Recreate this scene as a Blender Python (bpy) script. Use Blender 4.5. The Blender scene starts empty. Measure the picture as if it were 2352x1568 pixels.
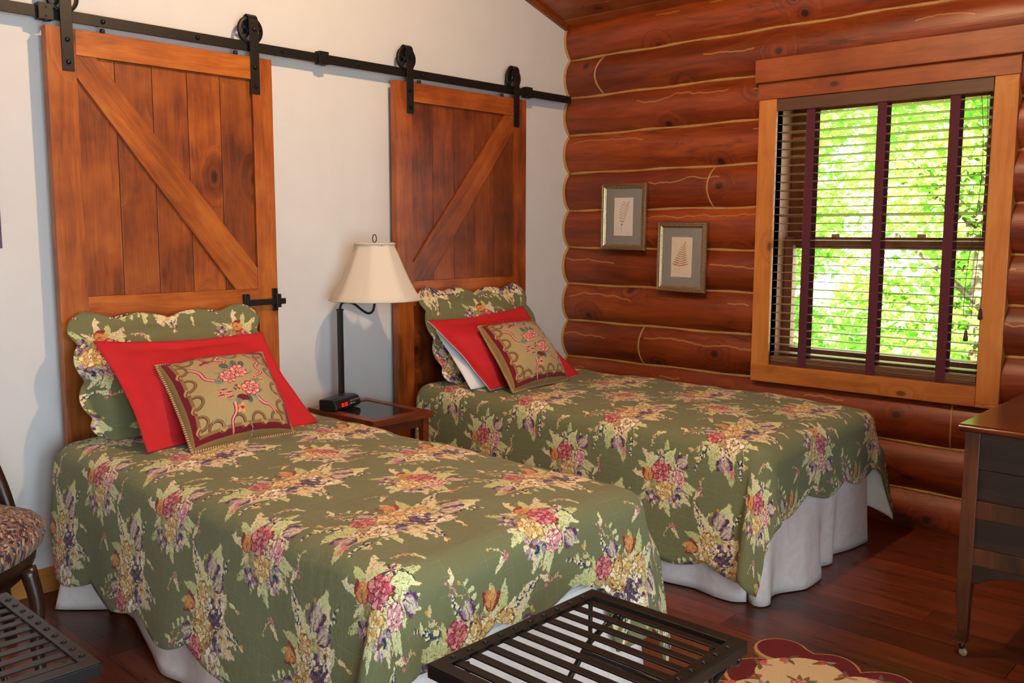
import bpy, math, random
import numpy as np
from mathutils import Vector, Matrix
PI = math.pi
SC = bpy.context.scene
COL = SC.collection
random.seed(7)

# ------------------------------------------------------------------ helpers
class MB:
    """collects geometry for ONE mesh; every add() may carry a per-piece variation value"""
    def __init__(s): s.v = []; s.f = []; s.var = []; s.mi = []; s.uv = None; s.sm = []
    def add(s, vs, fs, var=0.0, mi=0, smooth=False):
        b = len(s.v)
        s.v += [tuple(p) for p in vs]; s.var += [var] * len(vs)
        s.f += [tuple(b + i for i in f) for f in fs]
        s.mi += [mi] * len(fs); s.sm += [smooth] * len(fs)
        return s
    def build(s, name, mat, parent=None, bevel=0, seg=2, solid=0, subsurf=0, autosmooth=None, loc=None):
        me = bpy.data.meshes.new(name)
        me.from_pydata(s.v, [], s.f)
        mats = mat if isinstance(mat, (list, tuple)) else [mat]
        for m in mats: me.materials.append(m)
        me.polygons.foreach_set('material_index', s.mi)
        me.polygons.foreach_set('use_smooth', s.sm)
        a = me.attributes.new('var', 'FLOAT', 'POINT'); a.data.foreach_set('value', s.var)
        if s.uv is not None:
            ul = me.uv_layers.new(name='UVMap')
            idx = np.zeros(len(me.loops), dtype=np.int32); me.loops.foreach_get('vertex_index', idx)
            ul.data.foreach_set('uv', np.array(s.uv, dtype=np.float32)[idx].ravel())
        me.update()
        o = bpy.data.objects.new(name, me); COL.objects.link(o)
        if loc is not None: o.location = loc
        if parent is not None: o.parent = parent
        if bevel:
            m = o.modifiers.new('bevel', 'BEVEL'); m.width = bevel; m.segments = seg; m.limit_method = 'ANGLE'; m.angle_limit = 0.6
        if subsurf:
            m = o.modifiers.new('sub', 'SUBSURF'); m.levels = subsurf; m.render_levels = subsurf
        if solid:
            m = o.modifiers.new('solid', 'SOLIDIFY'); m.thickness = solid; m.offset = -1
        return o

def box(m, x0, x1, y0, y1, z0, z1, var=0.0, mi=0):
    vs = [(x0,y0,z0),(x1,y0,z0),(x1,y1,z0),(x0,y1,z0),(x0,y0,z1),(x1,y0,z1),(x1,y1,z1),(x0,y1,z1)]
    fs = [(0,3,2,1),(4,5,6,7),(0,1,5,4),(1,2,6,5),(2,3,7,6),(3,0,4,7)]
    return m.add(vs, fs, var, mi)

def prism(m, pts, axis, a, b, var=0.0, mi=0, smooth=False):
    """polygon pts (2D) extruded along axis from a to b. axis 0: pts=(y,z); 1: pts=(x,z); 2: pts=(x,y)"""
    n = len(pts)
    def mk(p, t):
        return {0: (t, p[0], p[1]), 1: (p[0], t, p[1]), 2: (p[0], p[1], t)}[axis]
    vs = [mk(p, a) for p in pts] + [mk(p, b) for p in pts]
    fs = [tuple(range(n))[::-1], tuple(range(n, 2*n))] + [(i, (i+1) % n, n + (i+1) % n, n + i) for i in range(n)]
    m.add(vs, fs, var, mi, smooth)
    return m

def tube(m, pts, r, n=8, var=0.0, mi=0, closed=False, cap=True):
    P = [Vector(p) for p in pts]; N = len(P)
    rs = r if isinstance(r, (list, tuple)) else [r] * N
    vs = []; up = None
    for i, p in enumerate(P):
        if closed: t = (P[(i+1) % N] - P[i-1])
        else: t = P[min(i+1, N-1)] - P[max(i-1, 0)]
        t.normalize()
        if up is None:
            up = Vector((0,0,1)) if abs(t.z) < .9 else Vector((1,0,0))
        a = up - t * up.dot(t)
        if a.length < 1e-5: a = t.orthogonal()
        a.normalize(); up = a; b = t.cross(a)
        for k in range(n):
            th = 2*PI*k/n
            vs.append(p + (a*math.cos(th) + b*math.sin(th)) * rs[i])
    fs = []
    for i in range(N if closed else N-1):
        j = (i+1) % N
        for k in range(n):
            fs.append((i*n+k, i*n+(k+1)%n, j*n+(k+1)%n, j*n+k))
    if cap and not closed:
        fs.append(tuple(range(n))[::-1]); fs.append(tuple((N-1)*n+k for k in range(n)))
    m.add(vs, fs, var, mi, True)
    return m

def lathe(m, prof, c, n=24, var=0.0, mi=0, axis=2, cap=True, smooth=True):
    """prof: (r,h) along axis from centre c"""
    vs = []
    for (r, h) in prof:
        for k in range(n):
            a = 2*PI*k/n; u, v = r*math.cos(a), r*math.sin(a)
            p = {2: (c[0]+u, c[1]+v, c[2]+h), 1: (c[0]+u, c[1]+h, c[2]+v), 0: (c[0]+h, c[1]+u, c[2]+v)}[axis]
            vs.append(p)
    fs = []
    for i in range(len(prof)-1):
        for k in range(n):
            fs.append((i*n+k, i*n+(k+1)%n, (i+1)*n+(k+1)%n, (i+1)*n+k))
    if cap:
        fs.append(tuple(range(n))[::-1]); fs.append(tuple((len(prof)-1)*n+k for k in range(n)))
    m.add(vs, fs, var, mi, smooth)
    return m

def grid(m, P, nx, ny, var=0.0, mi=0, smooth=True, flip=False):
    """P: list of rows (ny rows of nx points)"""
    vs = [p for row in P for p in row]; fs = []
    for j in range(ny-1):
        for i in range(nx-1):
            q = (j*nx+i, j*nx+i+1, (j+1)*nx+i+1, (j+1)*nx+i)
            fs.append(q[::-1] if flip else q)
    m.add(vs, fs, var, mi, smooth)
    return m

def tag(o, label=None, cat=None, group=None, kind=None):
    if label: o['label'] = label
    if cat: o['category'] = cat
    if group: o['group'] = group
    if kind: o['kind'] = kind
    return o
def thing(name, label, cat, loc=(0,0,0), rz=0, group=None):
    o = bpy.data.objects.new(name, None); COL.objects.link(o)
    o.location = loc; o.rotation_euler = (0,0,rz); o.empty_display_size = .05
    return tag(o, label, cat, group)
def struct(o): o['kind'] = 'structure'; return o
def copy_tree(o, parent=None):
    c = o.copy(); COL.objects.link(c)
    if parent is not None: c.parent = parent
    for ch in list(o.children): copy_tree(ch, c)
    return c
def sm(x, a, b):
    t = min(1, max(0, (x-a)/(b-a))); return t*t*(3-2*t)

# ------------------------------------------------------------------ materials
def srgb(r, g, b):
    f = lambda c: (c/255/12.92) if c/255 <= .04045 else ((c/255+.055)/1.055)**2.4
    return (f(r), f(g), f(b), 1)
class NT:
    def __init__(s, name):
        s.m = bpy.data.materials.new(name); s.m.use_nodes = True
        s.t = s.m.node_tree; s.t.nodes.clear()
        s.out = s.n('ShaderNodeOutputMaterial'); s.b = s.n('ShaderNodeBsdfPrincipled')
        s.l(s.b.outputs[0], s.out.inputs[0])
    def n(s, t, **k):
        x = s.t.nodes.new(t)
        for a, v in k.items(): setattr(x, a, v)
        return x
    def l(s, a, b): s.t.links.new(a, b)
    def put(s, sock, v):
        if hasattr(v, 'is_output') or isinstance(v, bpy.types.NodeSocket): s.l(v, sock)
        else: sock.default_value = v
    def math(s, op, a, b=0.0, c=None, clamp=False):
        x = s.n('ShaderNodeMath', operation=op); x.use_clamp = clamp
        s.put(x.inputs[0], a); s.put(x.inputs[1], b)
        if c is not None: s.put(x.inputs[2], c)
        return x.outputs[0]
    def vmath(s, op, a, b=(0,0,0)):
        x = s.n('ShaderNodeVectorMath', operation=op); s.put(x.inputs[0], a)
        if op == 'SCALE': s.put(x.inputs['Scale'], b)
        else: s.put(x.inputs[1], b)
        return x.outputs[0]
    def coord(s, kind='Object'): return s.n('ShaderNodeTexCoord').outputs[kind]
    def attr(s, name='var'): return s.n('ShaderNodeAttribute', attribute_name=name).outputs['Fac']
    def noise(s, vec, scale=5, detail=4, rough=.55, dist=0, out='Fac'):
        x = s.n('ShaderNodeTexNoise'); s.put(x.inputs['Vector'], vec)
        x.inputs['Scale'].default_value = scale; x.inputs['Detail'].default_value = detail
        x.inputs['Roughness'].default_value = rough; x.inputs['Distortion'].default_value = dist
        return x.outputs[out]
    def vor(s, vec, scale=5, feature='F1', out='Distance', rnd=1.0):
        x = s.n('ShaderNodeTexVoronoi', feature=feature, voronoi_dimensions='2D'); s.put(x.inputs['Vector'], vec)
        x.inputs['Scale'].default_value = scale; x.inputs['Randomness'].default_value = rnd
        return x.outputs[out]
    def ramp(s, fac, stops, interp='LINEAR'):
        x = s.n('ShaderNodeValToRGB'); s.put(x.inputs[0], fac); r = x.color_ramp; r.interpolation = interp
        while len(r.elements) < len(stops): r.elements.new(.5)
        for e, (p, c) in zip(r.elements, stops): e.position = p; e.color = c if len(c) == 4 else (*c, 1)
        return x.outputs[0]
    def mix(s, fac, a, b, mode='MIX'):
        x = s.n('ShaderNodeMix', data_type='RGBA', blend_type=mode)
        s.put(x.inputs[0], fac); s.put(x.inputs[6], a); s.put(x.inputs[7], b)
        return x.outputs[2]
    def mapr(s, v, a, b, c=0.0, d=1.0):
        x = s.n('ShaderNodeMapRange'); s.put(x.inputs[0], v)
        for i, q in zip((1,2,3,4), (a,b,c,d)): x.inputs[i].default_value = q
        return x.outputs[0]
    def sep(s, v):
        x = s.n('ShaderNodeSeparateXYZ'); s.l(v, x.inputs[0]); return x.outputs
    def comb(s, a, b, c):
        x = s.n('ShaderNodeCombineXYZ')
        for i, q in enumerate((a,b,c)): s.put(x.inputs[i], q)
        return x.outputs[0]
    def bump(s, h, strength=.3, dist=.01):
        x = s.n('ShaderNodeBump'); s.put(x.inputs['Height'], h)
        x.inputs['Strength'].default_value = strength; x.inputs['Distance'].default_value = dist
        s.l(x.outputs[0], s.b.inputs['Normal'])
    def col(s, v): s.put(s.b.inputs['Base Color'], v); return s
    def rough(s, v): s.put(s.b.inputs['Roughness'], v); return s
    def metal(s, v): s.b.inputs['Metallic'].default_value = v; return s
    def spec(s, v): s.b.inputs['Specular IOR Level'].default_value = v; return s
    def coat(s, v, r=.1): s.b.inputs['Coat Weight'].default_value = v; s.b.inputs['Coat Roughness'].default_value = r; return s

def plain(name, c, rough=.5, metal=0, var=.08, scale=40, bump=0):
    t = NT(name); co = t.coord()
    n = t.noise(co, scale, 3)
    dark = tuple(x*(1-var) for x in c[:3]) + (1,); lite = tuple(min(1, x*(1+var)) for x in c[:3]) + (1,)
    t.col(t.ramp(n, [(.3, dark), (.7, lite)])).rough(rough).metal(metal)
    if bump: t.bump(n, bump, .003)
    return t.m

def wood(name, dark, mid, lite, axis=2, flat=1, rough=.4, knots=.5, kscale=3.2, tint=.25, figure=1.0, coat=0, grain=1.0, stain=.5, seg=0):
    """grain along axis in object space; 'var' attribute shifts and tints each board"""
    t = NT(name); co = t.coord(); v = t.attr()
    off = t.vmath('SCALE', t.comb(1.7, 2.3, 3.1), t.math('MULTIPLY', v, 11.0))
    p = t.vmath('ADD', co, off)
    stretch = [1, 1, 1]; stretch[axis] = .12
    ps = t.vmath('MULTIPLY', p, tuple(stretch))
    pp = t.sep(p); oth = [q for q in (0, 1, 2) if q not in (axis, flat)][0]
    kp = t.comb(t.math('MULTIPLY', pp[axis], .55), pp[oth], 0.0)
    kd = t.vor(kp, kscale)                                    # distance to knot centre
    kc = t.sep(t.vor(kp, kscale, out='Color'))[0]
    gate = t.math('LESS_THAN', kc, knots)
    kn = t.math('MULTIPLY', gate, t.mapr(kd, .075, .04, 0, 1))
    halo = t.math('MULTIPLY', gate, t.mapr(kd, .30, .05, 0, 1))
    warp = t.vmath('SCALE', t.comb(1, 1, 1), t.math('MULTIPLY', halo, .22))
    pw = t.vmath('ADD', ps, warp)
    big = t.noise(pw, 5.5*figure, 3, .5, .8)
    rings = t.noise(pw, 26*figure, 3, .6, 1.2)
    fs = [1, 1, 1]; fs[axis] = .025
    fine = t.noise(t.vmath('MULTIPLY', p, tuple(fs)), 260, 3, .6)
    blot = t.noise(p, 4.5, 3, .6)
    f = t.math('ADD', t.math('MULTIPLY', big, .55), t.math('MULTIPLY', rings, .45))
    f = t.math('ADD', f, t.math('MULTIPLY', t.math('SUBTRACT', fine, .5), .28*grain))
    f = t.math('ADD', f, t.math('MULTIPLY', t.math('SUBTRACT', blot, .5), stain))
    c = t.ramp(f, [(.28, dark), (.5, mid), (.72, lite)])
    tn = t.math('FRACT', t.math('MULTIPLY', v, 7.31))
    c = t.mix(1.0, c, t.ramp(tn, [(0, (1-tint,)*3 + (1,)), (1, (1+tint*.5,)*3 + (1,))]), 'MULTIPLY')
    kcol = tuple(x*.28 for x in dark[:3]) + (1,)
    c = t.mix(t.math('MULTIPLY', halo, .45), c, dark)
    c = t.mix(t.math('MULTIPLY', kn, .85), c, kcol)
    t.col(c).rough(rough); t.coat(coat)
    t.bump(t.math('ADD', fine, t.math('MULTIPLY', rings, .6)), .12, .004)
    return t.m, t, c

# --- plain materials
M = {}
M['wall'] = plain('wall_paint', (.66,.66,.66,1), .75, 0, .02, 8)
M['iron'] = plain('black_iron', srgb(27,24,23), .45, .3, .2, 60)
M['rackiron'] = plain('rack_iron', srgb(15,14,16), .36, .15, .25, 50)
M['white_cotton'] = plain('white_cotton', (.75,.76,.8,1), .85, 0, .04, 30)
M['skirt'] = None
M['mattress'] = plain('mattress_ticking', (.7,.7,.68,1), .9)
M['lining'] = plain('quilt_lining', (.72,.74,.66,1), .9, 0, .05, 30)
M['binding'] = plain('quilt_binding', srgb(96,104,62), .9, 0, .1, 80)
M['red'] = plain('red_cotton', srgb(184,22,32), .85, 0, .06, 14, .2)
M['rope'] = None
M['plastic'] = plain('black_plastic', (.012,.012,.013,1), .35, 0, .1)
M['bolt'] = plain('bolt_black', srgb(24,22,22), .35, .5, .1)
M['brass'] = plain('brass', srgb(170,140,80), .3, 1)
M['porcelain'] = plain('caster_wheel', srgb(140,116,86), .4)

def m_wood(key, *a, **k): M[key], t, c = wood(key, *a, **k); return t, c
m_wood('door_wood', srgb(104,44,9), srgb(158,80,22), srgb(188,110,38), axis=2, rough=.42, knots=.28, kscale=3.4, tint=.2, figure=1.1, stain=.55)
m_wood('door_wood_p', srgb(88,36,8), srgb(138,66,18), srgb(168,92,30), axis=2, rough=.42, knots=.45, kscale=4.2, tint=.25, figure=1.1, stain=.75)
m_wood('door2_wood_p', srgb(80,32,9), srgb(126,58,19), srgb(158,82,32), axis=2, rough=.36, knots=.45, kscale=4.4, tint=.25, figure=1.2, stain=.75)
m_wood('door_wood_h', srgb(104,44,9), srgb(158,80,22), srgb(188,110,38), axis=0, rough=.42, knots=.22, kscale=3.4, tint=.2, figure=1.1, stain=.5)
m_wood('door2_wood', srgb(96,40,12), srgb(146,70,24), srgb(180,98,40), axis=2, rough=.36, knots=.28, kscale=3.4, tint=.2, figure=1.2, stain=.6)
m_wood('door2_wood_h', srgb(96,40,12), srgb(146,70,24), srgb(180,98,40), axis=0, rough=.36, knots=.22, kscale=3.4, tint=.2, figure=1.2, stain=.8)
m_wood('trim_wood_z', srgb(160,88,32), srgb(196,120,50), srgb(214,144,70), axis=2, flat=0, rough=.45, knots=.45, kscale=5, tint=.1, stain=.4, grain=.6)
m_wood('trim_wood_y', srgb(160,88,32), srgb(196,120,50), srgb(214,144,70), axis=1, flat=0, rough=.45, knots=.45, kscale=5, tint=.1, stain=.4, grain=.6)
m_wood('header_wood', srgb(112,48,16), srgb(148,70,26), srgb(172,90,38), axis=1, flat=0, rough=.42, knots=.45, kscale=5, tint=.1, stain=.4, grain=.6)
m_wood('base_wood', srgb(140,80,28), srgb(176,112,46), srgb(194,132,60), axis=0, rough=.4, knots=.05, tint=.1, stain=.3)
m_wood('table_wood', srgb(82,34,16), srgb(120,54,26), srgb(146,72,36), axis=0, rough=.3, knots=0, tint=.15, stain=.3)
m_wood('dresser_wood', srgb(34,16,9), srgb(66,33,16), srgb(96,50,25), axis=2, rough=.33, knots=0, tint=.2, stain=.5)
m_wood('dresser_dark', srgb(20,12,9), srgb(36,22,15), srgb(60,37,24), axis=1, flat=0, rough=.4, knots=0, tint=.3, stain=.5, figure=1.6)
m_wood('dresser_top', srgb(56,20,10), srgb(88,36,17), srgb(116,54,27), axis=1, flat=2, rough=.2, knots=0, tint=.1, stain=.4)
m_wood('chair_wood', srgb(26,13,10), srgb(44,22,15), srgb(62,32,22), axis=2, rough=.3, knots=0, tint=.1, stain=.4)
m_wood('sash_wood', srgb(104,56,34), srgb(134,78,48), srgb(150,92,58), axis=2, rough=.5, knots=0, tint=.1, stain=.2)
m_wood('slat_wood', srgb(104,70,48), srgb(134,96,68), srgb(158,118,88), axis=1, flat=0, rough=.42, knots=0, tint=.12, stain=.2)
m_wood('blind_wood', srgb(66,40,26), srgb(92,58,38), srgb(112,74,50), axis=1, flat=0, rough=.38, knots=0, tint=.12, stain=.2)

# --- log wall
def log_material():
    t = NT('log_wood'); co = t.coord(); v = t.attr()
    off = t.vmath('SCALE', t.comb(1.3, 5.1, 2.7), t.math('MULTIPLY', v, 9.0))
    p = t.vmath('ADD', co, off)
    ps = t.vmath('MULTIPLY', p, (1, .11, 1.15))
    pp = t.sep(p); kp = t.comb(t.math('MULTIPLY', pp[1], .8), pp[2], 0.0)
    kd = t.vor(kp, 4.3); kc = t.sep(t.vor(kp, 4.3, out='Color'))[0]
    gate = t.math('LESS_THAN', kc, .42)
    kn = t.math('MULTIPLY', gate, t.mapr(kd, .085, .05, 0, 1))
    halo = t.math('MULTIPLY', gate, t.mapr(kd, .38, .05, 0, 1))
    pw = t.vmath('ADD', ps, t.vmath('SCALE', t.comb(1, 1, 1), t.math('MULTIPLY', halo, .35)))
    big = t.noise(pw, 4.2, 4, .55, 1.2)
    rings = t.noise(pw, 17, 5, .65, 1.6)
    fine = t.noise(t.vmath('MULTIPLY', p, (1, .05, 1)), 170, 3, .6)
    f = t.math('ADD', t.math('MULTIPLY', big, .55), t.math('MULTIPLY', rings, .45))
    f = t.math('ADD', f, t.math('MULTIPLY', t.math('SUBTRACT', fine, .5), .2))
    c = t.ramp(f, [(.30, srgb(70,24,8)), (.44, srgb(116,46,15)), (.56, srgb(146,64,22)), (.72, srgb(176,88,36))])
    hue = t.noise(t.vmath('MULTIPLY', p, (1, .4, 1)), 2.1, 2, .5)
    c = t.mix(t.mapr(hue, .45, .72, 0, .3), c, srgb(120,34,16))
    tn = t.math('FRACT', t.math('MULTIPLY', v, 7.31))
    c = t.mix(1.0, c, t.ramp(tn, [(0, (.82,.8,.78,1)), (1, (1.12,1.1,1.08,1))]), 'MULTIPLY')
    # weather stains: dark ragged streaks
    st = t.noise(t.vmath('MULTIPLY', p, (1, .3, 1.6)), 9, 6, .75, .6)
    stg = t.noise(p, 1.6, 2, .5)
    stm = t.math('MULTIPLY', t.mapr(st, .53, .64, 0, 1), t.mapr(stg, .50, .60, 0, 1))
    c = t.mix(t.math('MULTIPLY', stm, .8), c, srgb(38,18,10))
    c = t.mix(t.math('MULTIPLY', halo, .35), c, srgb(92,32,14))
    c = t.mix(t.math('MULTIPLY', kn, .9), c, srgb(36,16,12))
    # sealed checks: thin ochre lines that wander along the log ('var2' = height within the log)
    h = t.attr('hh'); y = t.sep(co)[1]
    wob = t.math('SUBTRACT', t.noise(t.comb(0.0, y, t.math('MULTIPLY', v, 50.0)), 2.2, 4, .6), .5)
    d = t.math('ABSOLUTE', t.math('SUBTRACT', h, t.math('ADD', t.math('ADD', .62, t.math('MULTIPLY', tn, .2)), t.math('MULTIPLY', wob, .7))))
    on = t.noise(t.comb(3.0, y, t.math('MULTIPLY', v, 31.0)), 1.7, 1, .5)
    ln = t.math('MULTIPLY', t.math('LESS_THAN', d, .017), t.math('GREATER_THAN', on, .53))
    c = t.mix(t.math('MULTIPLY', ln, .8), c, srgb(176,122,62))
    t.col(c).rough(.42); t.coat(.12, .3)
    t.bump(t.math('ADD', t.math('ADD', fine, rings), t.math('MULTIPLY', kn, -1.0)), .18, .006)
    return t.m
M['log'] = log_material()
M['chink'] = plain('chinking', srgb(176,132,76), .6, 0, .12, 60)

def ceiling_material():
    m, t, c = wood('ceiling_pine', srgb(100,42,14), srgb(140,66,24), srgb(166,88,36), axis=1, rough=.4, flat=2, knots=.3, kscale=3.6, tint=.25, stain=.5)
    return m
M['ceiling'] = ceiling_material()

def floor_material():
    t = NT('floor_planks'); co = t.coord(); s = t.sep(co)
    px = t.math('DIVIDE', s[0], .127); row = t.math('FLOOR', px)
    wn = t.n('ShaderNodeTexWhiteNoise', noise_dimensions='1D'); t.l(row, wn.inputs['W']); r1 = wn.outputs[0]
    py = t.math('ADD', t.math('DIVIDE', s[1], 1.25), t.math('MULTIPLY', r1, 5.0)); colm = t.math('FLOOR', py)
    wn2 = t.n('ShaderNodeTexWhiteNoise', noise_dimensions='2D'); t.l(t.comb(row, colm, 0.0), wn2.inputs['Vector']); r2 = wn2.outputs[0]
    fx = t.math('FRACT', px); fy = t.math('FRACT', py)
    ex = t.math('MULTIPLY', t.math('MINIMUM', fx, t.math('SUBTRACT', 1.0, fx)), .127)
    ey = t.math('MULTIPLY', t.math('MINIMUM', fy, t.math('SUBTRACT', 1.0, fy)), 1.25)
    e = t.mapr(t.math('MINIMUM', ex, ey), .0004, .0028, 0, 1)
    p = t.vmath('ADD', t.vmath('MULTIPLY', co, (1, .07, 1)), t.vmath('SCALE', t.comb(3.1, 1.7, 0.0), t.math('MULTIPLY', r2, 17.0)))
    n1 = t.noise(p, 9, 4, .6, 1.0); n2 = t.noise(p, 60, 4, .65, .5)
    f = t.math('ADD', t.math('MULTIPLY', n1, .5), t.math('MULTIPLY', n2, .5))
    c = t.ramp(f, [(.32, srgb(60,25,14)), (.5, srgb(98,44,24)), (.68, srgb(132,66,36))])
    c = t.mix(1.0, c, t.ramp(r2, [(0, (.55,.52,.5,1)), (1, (1.35,1.3,1.25,1))]), 'MULTIPLY')
    c = t.mix(t.math('SUBTRACT', 1.0, e), c, srgb(38,16,12))
    t.col(c).rough(t.mapr(n2, .3, .7, .26, .36)).spec(.5)
    t.bump(t.math('ADD', e, t.math('MULTIPLY', n2, .15)), .2, .002)
    return t.m
M['floor'] = floor_material()

def skirt_material():
    t = NT('skirt_linen'); co = t.coord()
    n = t.noise(co, 260, 2, .6); d = t.noise(co, 13, 5, .6, 1.5)
    t.col(t.ramp(d, [(.35, (.66,.59,.57,1)), (.65, (.76,.68,.66,1))])).rough(.8)
    t.bump(t.math('ADD', t.math('MULTIPLY', n, .4), d), .25, .006)
    return t.m
M['skirt'] = skirt_material()

def rope_material():
    t = NT('twisted_cord'); uv = t.coord('UV'); s = t.sep(uv)
    w = t.math('SINE', t.math('ADD', t.math('MULTIPLY', s[0], 1500.0), t.math('MULTIPLY', s[1], 6.28)))
    t.col(t.ramp(t.mapr(w, -1, 1), [(.2, srgb(96,66,34)), (.5, srgb(176,144,92)), (.8, srgb(204,176,124))])).rough(.6)
    t.bump(w, .5, .002)
    return t.m
M['rope'] = rope_material()

def shade_material():
    t = NT('shade_fabric'); co = t.coord(); n = t.noise(co, 300, 2)
    t.col(t.ramp(n, [(.3, (.80,.74,.62,1)), (.7, (.84,.78,.67,1))])).rough(.75)
    b2 = t.n('ShaderNodeBsdfTranslucent'); b2.inputs[0].default_value = (.8,.72,.6,1)
    mx = t.n('ShaderNodeMixShader'); mx.inputs[0].default_value = .22
    t.l(t.b.outputs[0], mx.inputs[1]); t.l(b2.outputs[0], mx.inputs[2]); t.l(mx.outputs[0], t.out.inputs[0])
    return t.m
M['shade'] = shade_material()

def glass_material(name, tintc=(1,1,1,1), gl=.08):
    t = NT(name)
    tr = t.n('ShaderNodeBsdfTransparent'); tr.inputs[0].default_value = tintc
    g = t.n('ShaderNodeBsdfGlossy'); g.inputs['Roughness'].default_value = .03
    lw = t.n('ShaderNodeLayerWeight'); f5 = t.math('POWER', lw.outputs['Facing'], 5.0)
    mx = t.n('ShaderNodeMixShader'); t.l(t.math('MULTIPLY_ADD', f5, .5, .02), mx.inputs[0])
    t.l(tr.outputs[0], mx.inputs[1]); t.l(g.outputs[0], mx.inputs[2]); t.l(mx.outputs[0], t.out.inputs[0])
    return t.m
M['pane'] = glass_material('window_glass', (.97,.99,.97,1))
M['pic_glass'] = glass_material('picture_glass', (.96,.96,.96,1))
def table_glass():
    t = NT('smoked_glass'); co = t.coord()
    t.col((.02,.018,.016,1)).rough(.04).spec(.9); return t.m
M['table_glass'] = table_glass()

def frame_gilt():
    t = NT('champagne_frame'); co = t.coord(); n = t.noise(co, 120, 4, .6)
    t.col(t.ramp(n, [(.3, srgb(146,122,88)), (.7, srgb(196,172,134))])).rough(.3).metal(.85); return t.m
M['gilt'] = frame_gilt()
M['mat_grey'] = plain('mount_board', srgb(146,142,136), .9, 0, .04, 200)
M['paper'] = plain('deckle_paper', srgb(240,228,218), .9, 0, .03, 60)
M['paper2'] = plain('deckle_paper_warm', srgb(236,218,196), .9, 0, .03, 60)
M['fern_a'] = plain('fern_brown', srgb(128,94,66), .9, 0, .2, 60)
M['fern_b'] = plain('fern_tan', srgb(184,126,66), .9, 0, .2, 60)
M['ink'] = plain('ink', srgb(50,44,44), .9)
M['purple'] = plain('art_purple', srgb(96,70,110), .7, 0, .5, 150)

def emis(name, c, s):
    t = NT(name); t.col((0,0,0,1)); t.b.inputs['Emission Color'].default_value = c; t.b.inputs['Emission Strength'].default_value = s
    return t.m
M['led'] = emis('red_led', (1,.02,.01,1), 1.6)
M['dialprint'] = plain('white_print', (.5,.5,.5,1), .6)
M['display'] = plain('display_window', (.05,.004,.004,1), .15)

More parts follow.
